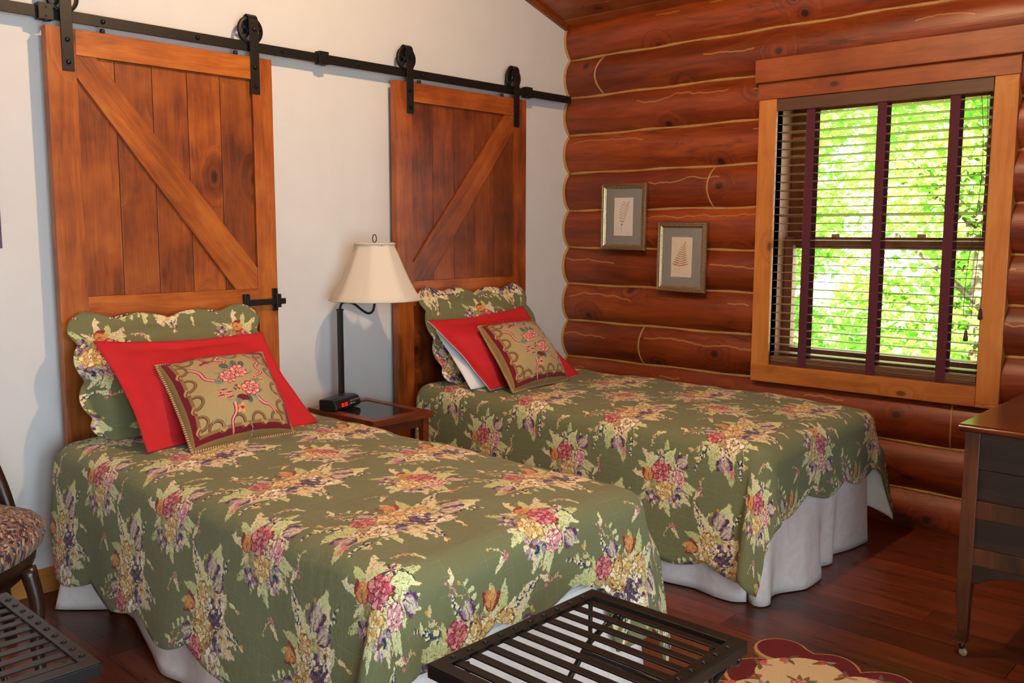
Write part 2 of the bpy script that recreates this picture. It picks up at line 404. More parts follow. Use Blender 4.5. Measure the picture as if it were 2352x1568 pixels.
# ------------------------------------------------------------------ painted cloth patterns (computed here, stroke by stroke)
class Paint:
    def __init__(s, w, h, bg, tile=False, seed=1):
        s.w, s.h = w, h; s.tile = tile
        s.a = np.ones((h, w, 3), np.float32) * np.array(bg, np.float32) / 255
        s.r = random.Random(seed); s.xf = None
    def poly(s, pts, c, al=1.0):
        P = np.array(pts, np.float32)
        if s.xf: P = (P - np.array(s.xf[1:3]))*s.xf[0] + np.array(s.xf[3:5])
        x0, y0 = np.floor(P.min(0)).astype(int) - 1; x1, y1 = np.ceil(P.max(0)).astype(int) + 1
        if not s.tile: x0, y0, x1, y1 = max(0, x0), max(0, y0), min(s.w-1, x1), min(s.h-1, y1)
        if x1 <= x0 or y1 <= y0: return
        X, Y = np.meshgrid(np.arange(x0, x1+1) + .5, np.arange(y0, y1+1) + .5)
        ins = np.zeros(X.shape, bool); j = len(P) - 1
        for i in range(len(P)):
            xi, yi = P[i]; xj, yj = P[j]
            if yi != yj:
                ins ^= ((yi > Y) != (yj > Y)) & (X < (xj-xi)*(Y-yi)/(yj-yi) + xi)
            j = i
        c = np.array(c, np.float32)/255
        if s.tile:
            iy = (np.arange(y0, y1+1) % s.h)[:, None] + 0*X.astype(int); ix = (np.arange(x0, x1+1) % s.w)[None] + 0*X.astype(int)
        else:
            iy = Y.astype(int); ix = X.astype(int)
        s.a[iy[ins], ix[ins]] = s.a[iy[ins], ix[ins]]*(1-al) + c*al
    def blob(s, x, y, rx, ry, ang, c, n=12, jag=.12, al=1.0):
        ca, sa = math.cos(ang), math.sin(ang); pts = []
        for k in range(n):
            a = 2*PI*k/n; q = 1 + s.r.uniform(-jag, jag)
            u, v = rx*q*math.cos(a), ry*q*math.sin(a); pts.append((x+u*ca-v*sa, y+u*sa+v*ca))
        s.poly(pts, c, al)
    def stroke(s, pts, w0, w1, c, al=1.0):
        L = []; R = []; N = len(pts)
        for i, (x, y) in enumerate(pts):
            a = pts[max(0, i-1)]; b = pts[min(N-1, i+1)]; dx, dy = b[0]-a[0], b[1]-a[1]; l = math.hypot(dx, dy) or 1
            t = i/(N-1); w = (w0*(1-t)+w1*t)/2; L.append((x-dy/l*w, y+dx/l*w)); R.append((x+dy/l*w, y-dx/l*w))
        s.poly(L + R[::-1], c, al)
    def curve(s, x, y, ang, ln, bend, n=9):
        pts = []; a = ang
        for i in range(n):
            pts.append((x, y)); x += math.cos(a)*ln/n; y += math.sin(a)*ln/n; a += bend/n
        return pts
    def leaf(s, x, y, ang, ln, wd, c, edge=None, vein=None, bend=0.5):
        cp = s.curve(x, y, ang, ln, s.r.uniform(-bend, bend), 8); N = len(cp); L = []; R = []
        for i, (px, py) in enumerate(cp):
            t = i/(N-1); w = wd*math.sin(PI*min(1, t*.95+.04))**.8*(1+s.r.uniform(-.22, .22))/2
            a = cp[max(0, i-1)]; b = cp[min(N-1, i+1)]; dx, dy = b[0]-a[0], b[1]-a[1]; l = math.hypot(dx, dy) or 1
            L.append((px-dy/l*w, py+dx/l*w)); R.append((px+dy/l*w, py-dx/l*w))
        if edge: s.poly([(p[0]+ln*.03, p[1]-ln*.03) for p in L + R[::-1]], edge)
        s.poly(L + R[::-1], c)
        if vein:
            s.stroke(cp[1:-1], ln*.035, 1, vein)
            for i in range(2, N-2):
                d = s.curve(cp[i][0], cp[i][1], ang + s.r.choice((-.8, .8)), wd*.45, .2, 4); s.stroke(d, 2, .8, vein)
    def rose(s, x, y, r, pal):
        """pal: dark, mid, light, highlight"""
        dk, md, lt, hi = pal; n = 8; a0 = s.r.uniform(0, 6.28)
        for k in range(n):
            a = a0 + 2*PI*k/n; s.blob(x+math.cos(a)*r*.62, y+math.sin(a)*r*.58, r*.47, r*.38, a, dk, 10, .15)
            s.blob(x+math.cos(a)*r*.60, y+math.sin(a)*r*.56, r*.40, r*.31, a, md if k % 2 else lt, 10, .15)
            s.stroke(s.curve(x+math.cos(a-.3)*r*.85, y+math.sin(a-.3)*r*.8, a+1.4, r*.45, 1.2, 5), r*.07, 1, hi)
        for ring, rr in ((6, .42), (5, .24)):
            for k in range(ring):
                a = a0 + .5 + 2*PI*k/ring
                s.blob(x+math.cos(a)*r*rr*.8, y+math.sin(a)*r*rr*.75, r*.26, r*.19, a, dk, 9, .1)
                s.blob(x+math.cos(a)*r*rr*.75+r*.02, y+math.sin(a)*r*rr*.72, r*.21, r*.14, a, lt if k % 2 else md, 9, .1)
        for k in range(7):
            a = a0 + k*.95; s.stroke(s.curve(x+math.cos(a)*r*.3*(k%3)/2, y+math.sin(a)*r*.3*(k%3)/2, a+1.5, r*.35, 2.2, 6), r*.08, 1, dk if k % 2 else hi)
    def daisy(s, x, y, r, petal, shade, centre, n=11):
        for k in range(n):
            a = 2*PI*k/n + s.r.uniform(-.1, .1)
            s.leaf(x+math.cos(a)*r*.15, y+math.sin(a)*r*.15, a, r*s.r.uniform(.85, 1.1), r*.42, petal if k % 3 else shade, None, None, .2)
            s.stroke([(x+math.cos(a)*r*.3, y+math.sin(a)*r*.3), (x+math.cos(a)*r*.85, y+math.sin(a)*r*.85)], r*.1, 1, shade)
        s.blob(x, y, r*.28, r*.25, 0, centre, 9, .2)
    def tulip(s, x, y, r, ang, pal):
        dk, md, lt, hi = pal
        for k, c in zip((-1, 1, -.45, .45, 0), (dk, dk, md, md, lt)):
            s.leaf(x, y, ang + k*.5, r*1.8, r*.8, c, None, None, .3)
            s.stroke(s.curve(x, y, ang+k*.5, r*1.5, .1, 5), r*.13, 1, hi if k else dk)
            s.stroke(s.curve(x, y, ang+k*.62, r*1.4, .1, 5), r*.09, 1, dk)
    def spike(s, x, y, ang, ln, c1, c2, r):
        s.stroke(s.curve(x, y, ang, ln, .2, 6), r*.6, r*.3, c2)
        n = int(ln/(r*.75))
        for k in range(n):
            t = k/n; px = x+math.cos(ang)*ln*t + s.r.uniform(-1, 1)*r*(1.25-t); py = y+math.sin(ang)*ln*t + s.r.uniform(-1, 1)*r*(1.25-t)
            q = r*(1.05-.5*t)*.72
            s.blob(px+q*.35, py+q*.35, q, q*.85, 0, c2, 7, .2); s.blob(px, py, q*.82, q*.66, s.r.random()*3, c1, 7, .25)
    def berries(s, x, y, rx, ry, n, c, dk, r):
        s.blob(x, y, rx, ry, 0, dk, 14, .12)
        for k in range(n):
            a = s.r.uniform(0, 6.28); q = math.sqrt(s.r.random()); px, py = x+math.cos(a)*rx*q, y+math.sin(a)*ry*q
            s.blob(px, py, r, r*.9, a, c, 7, .25); s.blob(px, py, r*.25, r*.25, 0, dk, 4, 0)
    def vine(s, x, y, ang, ln, c, leafc, dk):
        p = s.curve(x, y, ang, ln, s.r.uniform(-1.6, 1.6), 10); s.stroke(p, 4, 2, c)
        for i in range(2, 10, 2):
            s.leaf(p[i][0], p[i][1], ang + s.r.choice((-1, 1))*s.r.uniform(.5, 1.2), ln*.2, ln*.09, leafc, None, None)
        s.blob(p[-1][0], p[-1][1], ln*.05, ln*.04, 0, dk, 6, .2)
    def image(s, name):
        im = bpy.data.images.new(name, s.w, s.h, alpha=False)
        px = np.ones((s.h, s.w, 4), np.float32); px[..., :3] = np.clip(s.a, 0, 1)[::-1]
        im.pixels.foreach_set(px.ravel()); im.update(); im.pack()
        return im

CREAM, CREAM2, PALE = (226,212,166), (206,186,130), (208,214,156)
GOLD = (196,150,70); BROWN = (112,74,40); NAVY = (44,62,84); PLUM = (88,58,84); LILAC = (164,140,156)
ROSEP = ((128,34,54), (186,80,92), (218,138,136), (238,190,176))
YELP = ((160,112,48), (212,176,104), (236,216,164), (248,238,212))
PLUMP = ((86,52,82), (152,126,146), (204,186,160), (200,160,90))
ORAP = ((130,44,44), (196,120,60), (214,150,80), (196,80,70))
WHIP = ((150,120,70), (228,216,180), (244,238,220), (255,252,244))
SAGE = (148,160,104); LG = (190,198,132)

def frond(p, x, y, a, l, k):
    """feathery leaf with brown-edged lobes"""
    r = p.r; cp = p.curve(x, y, a, l, r.uniform(-.5, .5), 8); c = r.choice((CREAM, PALE, LG, CREAM)); e = r.choice((BROWN, SAGE, GOLD, NAVY))
    p.stroke(cp, 7*k, 3, c)
    for i in range(1, 8):
        for sg in (-1, 1): p.leaf(cp[i][0], cp[i][1], a + sg*r.uniform(.5, .9), l*.36*(1.15-i/9), l*.17, c, e if r.random() < .5 else None, None, .4)
    p.leaf(cp[-1][0], cp[-1][1], a, l*.25, l*.12, c, e, None)
def spray(p, x, y, k):
    """large bouquet"""
    r = p.r
    for a, l in ((2.75, 205), (3.5, 190), (3.1, 235), (-.25, 215), (.3, 205), (.0, 235), (1.25, 130), (-1.9, 130), (1.9, 140), (-1.1, 135)):
        frond(p, x+math.cos(a)*60*k, y+math.sin(a)*34*k, a + r.uniform(-.15, .15), l*k*.72, k*1.3)
    for a in (2.9, 3.7, .12, -.55, .75, 2.3, -2.4, 1.5, -1.6):
        p.vine(x+math.cos(a)*95*k, y+math.sin(a)*55*k, a, 130*k, r.choice((CREAM, PALE)), r.choice((CREAM, CREAM2, PALE)), GOLD)
    for sx, sy, a, l in ((-125, -62, math.pi+.45, 105), (125, -60, -.35, 110), (18, 82, 1.6, 70), (-58, -92, -1.9, 50), (-150, 62, 2.8, 70), (150, 60, .4, 70)):
        p.spike(x+sx*k, y+sy*k, a, l*k, CREAM, NAVY, 11*k)
    p.berries(x-108*k, y+18*k, 50*k, 36*k, 60, CREAM, BROWN, 7*k); p.berries(x+100*k, y+45*k, 46*k, 32*k, 50, WHIP[2], GOLD, 7*k)
    p.blob(x, y, 122*k, 66*k, 0, (172,146,100), 16, .12)
    for q in range(26): frond(p, x+r.uniform(-110, 110)*k, y+r.uniform(-58, 58)*k, r.uniform(0, 6.3), 44*k, k*.7)
    p.rose(x+8*k, y-14*k, 52*k, YELP); p.rose(x-64*k, y-50*k, 34*k, ROSEP); p.rose(x+66*k, y-4*k, 30*k, WHIP); p.rose(x-70*k, y+36*k, 42*k, WHIP); p.rose(x+34*k, y+62*k, 30*k, WHIP)
    for cx, cy in ((56, 34), (-14, 50)):
        p.blob(x+cx*k, y+cy*k, 42*k, 26*k, .6, PLUM, 12, .25)
        for q in range(20): p.blob(x+(cx+r.uniform(-42, 42))*k, y+(cy+r.uniform(-25, 25))*k, 9*k, 7*k, r.random()*3, r.choice((LILAC, LILAC, CREAM, GOLD, NAVY, PLUM)), 8, .3)
    p.rose(x+92*k, y-30*k, 30*k, YELP); p.tulip(x-138*k, y+4*k, 38*k, 2.8, PLUMP); p.tulip(x+142*k, y+4*k, 38*k, .3, PLUMP); p.tulip(x+118*k, y+26*k, 32*k, .8, PLUMP)
    p.tulip(x+42*k, y-66*k, 34*k, -1.3, ORAP); p.tulip(x-20*k, y-70*k, 30*k, -1.9, PLUMP); p.daisy(x+2*k, y+74*k, 30*k, CREAM, CREAM2, GOLD)
    for q in range(70):
        a = r.uniform(0, 6.3); d = r.uniform(.2, 1); p.stroke(p.curve(x+math.cos(a)*150*k*d, y+math.sin(a)*78*k*d, r.uniform(0, 6.3), 22*k, 1, 4), 5*k, 1.5, r.choice((WHIP[2], WHIP[3], BROWN, NAVY, GOLD, PLUM)))
    for q in range(5): p.blob(x-190*k+r.uniform(-18, 18)*k, y+40*k+r.uniform(-18, 18)*k, 8*k, 8*k, 0, (210,124,132), 7, .2)
def posy(p, x, y, k):
    """small round bouquet"""
    r = p.r
    for a in (.1, .8, 1.5, 2.2, 3.0, 3.8, 4.7, 5.5):
        frond(p, x+math.cos(a)*42*k, y+math.sin(a)*42*k, a + r.uniform(-.3, .3), 84*k, k*1.3)
    for a in (.6, 2.1, 3.7, 5.3): p.vine(x+math.cos(a)*60*k, y+math.sin(a)*60*k, a, 66*k, LG, PALE, GOLD)
    p.blob(x, y, 70*k, 62*k, 0, (160,150,100), 14, .15)
    for q in range(12): frond(p, x+r.uniform(-60, 60)*k, y+r.uniform(-55, 55)*k, r.uniform(0, 6.3), 40*k, k*.7)
    p.tulip(x-20*k, y-62*k, 32*k, .0, ORAP); p.daisy(x-72*k, y-40*k, 30*k, LILAC, PLUM, CREAM); p.daisy(x-62*k, y+52*k, 32*k, LILAC, CREAM, BROWN)
    for q in range(12): p.blob(x+(-34+r.uniform(-22, 22))*k, y+(56+r.uniform(-14, 14))*k, 7*k, 6*k, 0, r.choice((NAVY, LILAC, NAVY)), 7, .3)
    p.berries(x+4*k, y+24*k, 40*k, 28*k, 44, CREAM, BROWN, 6.5*k)
    p.rose(x-42*k, y+6*k, 35*k, YELP); p.rose(x+22*k, y-14*k, 38*k, ROSEP); p.rose(x+12*k, y+60*k, 29*k, ((176,84,100), (224,166,156), (240,214,200), (252,240,232)))
    p.tulip(x+54*k, y+48*k, 32*k, .9, PLUMP); p.daisy(x+72*k, y-22*k, 19*k, CREAM, NAVY, (200,90,100)); p.leaf(x+50*k, y+6*k, .3, 66*k, 46*k, PALE, NAVY, SAGE)

def quilt_pattern(seed):
    W, H = 1100, 940                           # 2 px per mm: repeat of 0.55 x 0.47 m
    p = Paint(W, H, (112,115,80), True, seed)
    for q in range(9):                         # loose greenery round the bouquets
        a = q*.7 + .2; frond(p, 240+math.cos(a)*120, 235+math.sin(a)*115, a + p.r.uniform(-.6, .6), p.r.uniform(90, 150), 1.3)
    for q in range(12):
        a = q*.53 + .1; frond(p, 790+math.cos(a)*240, 700+math.sin(a)*120, a + p.r.uniform(-.6, .6), p.r.uniform(100, 160), 1.3)
    spray(p, 790, 700, 2.05); posy(p, 240, 235, 2.15)
    for (x, y, a) in ((560, 120, 1.2), (215, 560, 4), (640, 380, 5.2), (1000, 330, 2.2)):
        frond(p, x, y, a, 90, 1.1); p.vine(x, y, a+2, 110, CREAM, CREAM2, GOLD)
        for q in range(4): p.blob(x+p.r.uniform(-30, 30), y+p.r.uniform(-30, 30), 9, 9, 0, (206,120,128), 7, .2)
    bg = p.a[2, 2].copy(); r = p.r
    for k in range(7000):                      # brush marks inside the petals and leaves
        x, y = r.randrange(W), r.randrange(H); c = p.a[y, x]
        if abs(c - bg).sum() < .06: continue
        q = r.random(); m = c*255
        cc = m*.62 if q < .4 else (m*.5 + np.array((250,244,226))*.5 if q < .8 else (m*.4 + np.array(r.choice((NAVY, PLUM, BROWN, GOLD)))*.6))
        p.stroke(p.curve(x, y, r.uniform(0, 6.3), r.uniform(8, 26), r.uniform(-1.5, 1.5), 5), r.uniform(2, 5), 1, cc, .85)
    rs = np.random.RandomState(4)              # ragged, printed-looking edges
    def nz(sc, amp):
        fx = np.fft.fftfreq(W)[None, :]; fy = np.fft.fftfreq(H)[:, None]; f = np.exp(-(fx**2+fy**2)*(sc**2)*8)
        n = np.real(np.fft.ifft2(np.fft.fft2(rs.randn(H, W))*f)); return n/n.std()*amp
    dx = nz(7, 2.3) + nz(22, 3.0); dy = nz(7, 2.3) + nz(22, 3.0)
    Y, X = np.mgrid[0:H, 0:W]
    p.a = p.a[(Y+dy).round().astype(int) % H, (X+dx).round().astype(int) % W]
    return p.image('quilt_pattern')

def fabric(name, im, w, h, bump=.5, stitch=True, rough=.9, tint=(1,1,1,1)):
    t = NT(name); uv = t.coord('UV')
    uvs = t.vmath('MULTIPLY', uv, (1/w, 1/h, 1))
    ti = t.n('ShaderNodeTexImage'); ti.image = im; ti.interpolation = 'Linear'; t.l(uvs, ti.inputs[0])
    c = ti.outputs[0]
    s = t.sep(uv)
    if stitch:
        # running stitches on a diagonal grid and a fine woven check
        a = t.math('ADD', s[0], s[1]); b = t.math('SUBTRACT', s[0], s[1])
        wa = t.math('ABSOLUTE', t.math('SUBTRACT', t.math('FRACT', t.math('MULTIPLY', s[0], 24.0)), .5))
        wb = t.math('ABSOLUTE', t.math('SUBTRACT', t.math('FRACT', t.math('MULTIPLY', s[1], 24.0)), .5))
        dash = t.math('GREATER_THAN', t.math('FRACT', t.math('MULTIPLY', a, 130.0)), .45)
        ln = t.math('MULTIPLY', t.math('MAXIMUM', t.math('GREATER_THAN', wa, .485), t.math('GREATER_THAN', wb, .485)), dash)
        c = t.mix(t.math('MULTIPLY', ln, t.mapr(t.noise(uv, 9, 2, .5), .45, .6, .0, .22)), c, (.62,.66,.5,1))
        ck = t.noise(t.vmath('MULTIPLY', uv, (1, 1, 1)), 420, 2, .6)
        c = t.mix(1.0, c, t.ramp(ck, [(.3, (.86,.86,.86,1)), (.7, (1.12,1.12,1.12,1))]), 'MULTIPLY')
        puff = t.math('MULTIPLY', t.math('POWER', t.math('ABSOLUTE', t.math('SINE', t.math('MULTIPLY', s[0], 75.4))), .4),
                      t.math('POWER', t.math('ABSOLUTE', t.math('SINE', t.math('MULTIPLY', s[1], 75.4))), .4))
        hgt = t.math('ADD', t.math('ADD', t.math('MULTIPLY', puff, .3), t.math('MULTIPLY', t.noise(uv, 60, 3, .6), 1.2)), t.math('MULTIPLY', ck, .3))
        t.bump(hgt, bump, .006)
    else:
        t.bump(t.noise(uv, 900, 2, .5), .2, .001)
    c = t.mix(1.0, c, tint, 'MULTIPLY')
    t.col(c).rough(rough); t.spec(.25); t.b.inputs['Sheen Weight'].default_value = .1
    return t.m

M['quilt'] = fabric('floral_quilt', quilt_pattern(5), .55, .47)

def cushion_pattern():
    W = H = 700; p = Paint(W, H, (166,148,104), False, 3)
    wine = (108,18,34); tan = (136,104,66); tan2 = (178,140,92); dk = (84,56,34)
    for t, c in ((0, (140,112,66)), (16, wine)):
        p.poly([(t,t),(W-t,t),(W-t,H-t),(t,H-t)], c)
    b = 44; p.poly([(b,b),(W-b,b),(W-b,H-b),(b,H-b)], tan); b = 62; p.poly([(b,b),(W-b,b),(W-b,H-b),(b,H-b)], (166,148,104))
    for side in range(4):
        for k in range(4):
            q = 130 + k*140
            pts = []
            for i in range(9):
                a = PI*i/8; u = q + 44*math.cos(a)*-1; v = 62 + 48*math.sin(a); pts.append((u, v))
            def tr(u, v): return {0: (u, v), 1: (W-v, u), 2: (W-u, H-v), 3: (v, H-u)}[side]
            pp = [tr(*z) for z in pts]
            p.stroke(pp, 22, 18, dk); p.stroke([(x+2, y-2) for x, y in pp], 14, 9, tan)
            hh = [tr(q-66+i*9, 54 - 12*math.sin(i*.7)) for i in range(6)]; p.stroke(hh, 20, 24, tan2)
            p.stroke([(x+1, y+9) for x, y in hh], 6, 6, dk)
    p.xf = (1.25, 408, 345, 362, 352)
    pk = ((130,34,56), (214,130,118), (232,164,148), (240,190,168)); sg = (120,134,112); dg = (70,90,88)
    def ribbon(pts):
        p.stroke(pts, 24, 14, (124,34,52)); p.stroke(pts, 13, 6, (206,132,132)); p.stroke([(x+3, y-4) for x, y in pts], 4, 2, (232,180,170))
    import itertools
    def cat(pts, n=6):
        out = []
        for i in range(len(pts)-1):
            p0 = pts[max(0,i-1)]; p1 = pts[i]; p2 = pts[i+1]; p3 = pts[min(len(pts)-1,i+2)]
            for k in range(n):
                t = k/n; f = lambda a,b,c,d: .5*((2*b)+(-a+c)*t+(2*a-5*b+4*c-d)*t*t+(-a+3*b-3*c+d)*t**3)
                out.append((f(p0[0],p1[0],p2[0],p3[0]), f(p0[1],p1[1],p2[1],p3[1])))
        return out + [pts[-1]]
    ribbon(cat([(210,190),(250,230),(262,290),(310,318),(350,270),(390,285)])); ribbon(cat([(560,150),(580,200),(545,240),(560,290),(500,320)]))
    ribbon(cat([(350,470),(345,520),(318,560),(322,610)])); ribbon(cat([(480,450),(510,485),(545,500),(570,550)]))
    ribbon(cat([(385,120),(360,150),(395,180),(370,215),(410,250)]))
    for a in np.linspace(0, 6.2, 14): p.leaf(410+math.cos(a)*70, 350+math.sin(a)*90, a, 66, 34, sg if int(a*7) % 2 else (146,150,118), None, dg)
    for (x, y, a) in ((390,240,-2), (430,235,-1.6), (460,240,-1.2), (440,350,.5), (400,355,2), (430,430,1.3)): p.leaf(x, y, a, 60, 34, dg, None, sg)
    for (x, y, r) in ((370,300,44), (438,268,44), (462,392,48)): p.rose(x, y, r, pk)
    for (x, y, r) in ((400,385,26), (505,320,20), (540,345,20), (380,505,32), (300,395,20), (330,415,18)): p.daisy(x, y, r, (226,162,112), (206,130,96), (130,40,50), 5)
    for (x, y) in ((320,380),(345,400),(300,410),(340,430)): p.daisy(x, y, 18, (220,150,140), (150,50,66), (90,20,36), 6)
    p.blob(405, 450, 34, 22, .2, (104,22,40), 10, .25); p.daisy(300, 160, 30, (210,130,120), (120,30,44), (110,20,40), 7)
    for (x, y, a) in ((470,140,.2), (520,160,.3), (560,400,.4), (575,430,1), (250,520,2.8), (290,540,2.2), (260,380,3), (420,580,1.4), (450,130,-.6)):
        p.vine(x, y, a, 46, sg, (152,164,140), (200,130,130))
    # woven ribs
    n = np.random.RandomState(2).rand(H, W, 1).astype(np.float32); p.a *= (.93 + .12*n)
    return p.image('tapestry_pattern')
M['tapestry'] = fabric('tapestry_cushion', cushion_pattern(), 1, 1, 0, False)
M['tapback'] = plain('cushion_back', srgb(112,92,52), .9, 0, .1, 100)

def chair_pattern():
    p = Paint(800, 800, (120,100,84), True, 9)
    cols = [(178,146,118), (128,54,58), (52,54,80), (98,98,106), (186,160,132), (80,28,36), (140,106,76), (54,38,36), (54,38,36)]
    for k in range(1500):
        x, y = p.r.uniform(0, 800), p.r.uniform(0, 800); c = p.r.choice(cols)
        p.leaf(x, y, p.r.uniform(0, 6.3), p.r.uniform(24, 62), p.r.uniform(8, 20), c, (54,34,36) if k % 3 == 0 else None, None)
    return p.image('chair_pattern')
M['chairfab'] = fabric('chair_tapestry', chair_pattern(), .42, .42, 0, False)

# ------------------------------------------------------------------ camera
F_PX = 2107.4887; YAW, PIT, ROL = 0.821359077, -0.118221742, 0.00220077
CAM = (0.0, -3.4877, 1.32335)
cyw, syw, cp_, sp_ = math.cos(YAW), math.sin(YAW), math.cos(PIT), math.sin(PIT)
fwd = Vector((syw*cp_, cyw*cp_, sp_)); rgt = Vector((cyw, -syw, 0)); upv = rgt.cross(fwd)
r2 = rgt*math.cos(ROL) + upv*math.sin(ROL); u2 = upv*math.cos(ROL) - rgt*math.sin(ROL)
cd = bpy.data.cameras.new('camera'); cam = bpy.data.objects.new('camera', cd); COL.objects.link(cam)
cd.sensor_width = 36; cd.lens = F_PX/2352*36; cd.clip_start = .02
mw = Matrix.Identity(4)
for i in range(3): mw[i][0] = r2[i]; mw[i][1] = u2[i]; mw[i][2] = -fwd[i]; mw[i][3] = CAM[i]
cam.matrix_world = mw
SC.camera = cam

# ------------------------------------------------------------------ room shell
XL, XR, YF = -1.3, 4.24, -4.5            # left wall, log valley plane, front wall
CZ = lambda x: 2.497 + (4.2 - x)*.315    # underside of the raked ceiling
RIDGE = 1.0
m = MB(); box(m, XL-.15, 4.5, YF-.15, .15, -.12, 0); struct(m.build('floor', M['floor']))
m = MB(); prism(m, [(XL-.15, 0), (4.5, 0), (4.5, CZ(4.5)+.1), (RIDGE, CZ(RIDGE)+.1), (XL-.15, CZ(2*RIDGE-XL)+.1)], 1, 0.0, .14)
struct(m.build('wall_back', M['wall']))
m = MB()                                  # front wall with french-door opening
box(m, XL, -.75, YF-.14, YF, 0, 3.6); box(m, 1.25, 4.4, YF-.14, YF, 0, 3.6); box(m, -.75, 1.25, YF-.14, YF, 2.15, 3.6)
struct(m.build('wall_front', M['wall']))
m = MB(); box(m, XL-.14, XL, YF, 0, 0, 3.6); struct(m.build('wall_left', M['wall']))
# ceiling: tongue and groove boards along Y, two slopes
m = MB(); bw = .098; s_len = math.hypot(1, .315); k = 0; x = 4.42
while x > RIDGE:
    x2 = max(RIDGE, x - bw/s_len); v = random.random()
    zt = .03; g = .005
    pts = [(x, CZ(x)+.006), (x-g, CZ(x-g)), (x2+g, CZ(x2+g)), (x2, CZ(x2)+.006), (x2, CZ(x2)+zt), (x, CZ(x)+zt)]
    prism(m, pts, 1, YF-.1, 0.0, v); x = x2
Zr = CZ(RIDGE); x = RIDGE
while x > XL-.1:
    x2 = x - .1; zz = lambda q: Zr - (RIDGE-q)*.315
    prism(m, [(x, zz(x)+.006), (x-.005, zz(x-.005)), (x2+.005, zz(x2+.005)), (x2, zz(x2)+.006), (x2, zz(x2)+.03), (x, zz(x)+.03)], 1, YF-.1, 0, random.random()); x = x2
m2 = m; struct(m.build('ceiling', M['ceiling']))
m = MB(); prism(m, [(4.19, CZ(4.19)), (RIDGE, CZ(RIDGE)), (RIDGE, CZ(RIDGE)-.028), (4.19, CZ(4.19)-.028)], 1, -.022, 0.0, .3)
struct(m.build('trim_1', M['ceiling']))
m = MB(); prism(m, [(0, 0), (-.016, 0), (-.016, .072), (-.010, .082), (-.006, .088), (0, .09)], 0, XL, 4.2, .2)
struct(m.build('baseboard_back', M['base_wood'], bevel=.001))

# ---- log wall: eleven courses of round-faced logs
P0, PITCH = .0, .2148
VZ = [1.2363 + PITCH*k for k in range(-5, 7)]           # valley heights
VZ = [-.045] + VZ
XV, SAG = 4.238, .050
def logface(zrel):  # zrel 0..1 -> inset x
    R = ((PITCH/2)**2 + SAG**2)/(2*SAG); d = (zrel-.5)*PITCH
    return XV - (math.sqrt(R*R - d*d) - (R-SAG))
def log_run(m, hh, z0, z1, y0, y1, var, clip0=0., clip1=1.):
    ny = max(2, int(abs(y1-y0)/.12)); n = 11; rows = []
    for j in range(ny+1):
        y = y0 + (y1-y0)*j/ny; row = []
        for i in range(n):
            t = clip0 + (clip1-clip0)*i/(n-1)
            wob = .0035*math.sin(y*3.1 + var*40) + .002*math.sin(y*9+var*17)
            row.append((logface(t) + wob*math.sin(PI*t), y, z0 + (z1-z0)*t))
        rows.append(row)
    b = len(m.v)
    grid(m, rows, n, ny+1, var, flip=False)
    for j in range(ny+1):
        for i in range(n): hh.append(clip0 + (clip1-clip0)*i/(n-1))
    # solid back
    t0, t1 = z0 + (z1-z0)*clip0, z0 + (z1-z0)*clip1
    box(m, XV+.004, XV+.2, min(y0,y1), max(y0,y1), t0, t1, var); hh += [.2]*8
m = MB(); HH = []
OY0, OY1, OZ0, OZ1 = -1.29, -2.36, .62, 2.03            # rough opening behind the casing
for k in range(len(VZ)-1):
    z0, z1 = VZ[k], VZ[k+1]; v = random.random()
    segs = [(0.0, YF)]
    if z0 < OZ0 < z1:
        c = (OZ0-z0)/(z1-z0); log_run(m, HH, z0, z1, OY0, OY1, v, 0, c); segs = [(0.0, OY0), (OY1, YF)]
    elif z0 < OZ1 < z1:
        c = (OZ1-z0)/(z1-z0); log_run(m, HH, z0, z1, OY0, OY1, v, c, 1); segs = [(0.0, OY0), (OY1, YF)]
    elif z0 >= OZ0 and z1 <= OZ1: segs = [(0.0, OY0), (OY1, YF)]
    for i, (a, b_) in enumerate(segs): log_run(m, HH, z0, z1, a, b_, v if i == 0 else v + .013)
wr = m.build('wall_right', M['log'])
at = wr.data.attributes.new('hh', 'FLOAT', 'POINT'); at.data.foreach_set('value', HH)
struct(wr)
# chinking beads in the valleys, along the white wall, and at butt joints
m = MB()
for z in VZ[1:]:
    spans = [(0.0, YF)] if (z < OZ0 or z > OZ1) else [(0.0, OY0), (OY1, YF)]
    for a, b_ in spans:
        n = int(abs(b_-a)/.07); ph = z*7
        tube(m, [(XV-.004, a+(b_-a)*i/n, z + .0025*math.sin(i*.9+ph)) for i in range(n+1)], [.0075+.002*math.sin(i*1.7+ph) for i in range(n+1)], 7)
pts = []
for k in range(len(VZ)-1):
    for i in range(10):
        t = i/10; z = VZ[k] + (VZ[k+1]-VZ[k])*t
        if .02 < z < 2.5: pts.append((logface(t)-.002, -.004, z))
tube(m, pts, .0085, 7)
def joint(k, y, bend):
    z0, z1 = VZ[k], VZ[k+1]
    tube(m, [(logface(t)-.0005, y + bend*math.sin(PI*t), z0+(z1-z0)*t) for t in [i/10 for i in range(11)]], .005, 6)
joint(10, -.255, .035); joint(3, -.56, .01); joint(2, -2.2, -.01); joint(7, -.98, .02); joint(6, -2.75, .02)
n = 40
tube(m, [(4.232, YF*i/n, .008) for i in range(n+1)], .012, 6)
struct(m.build('trim_2', M['chink']))

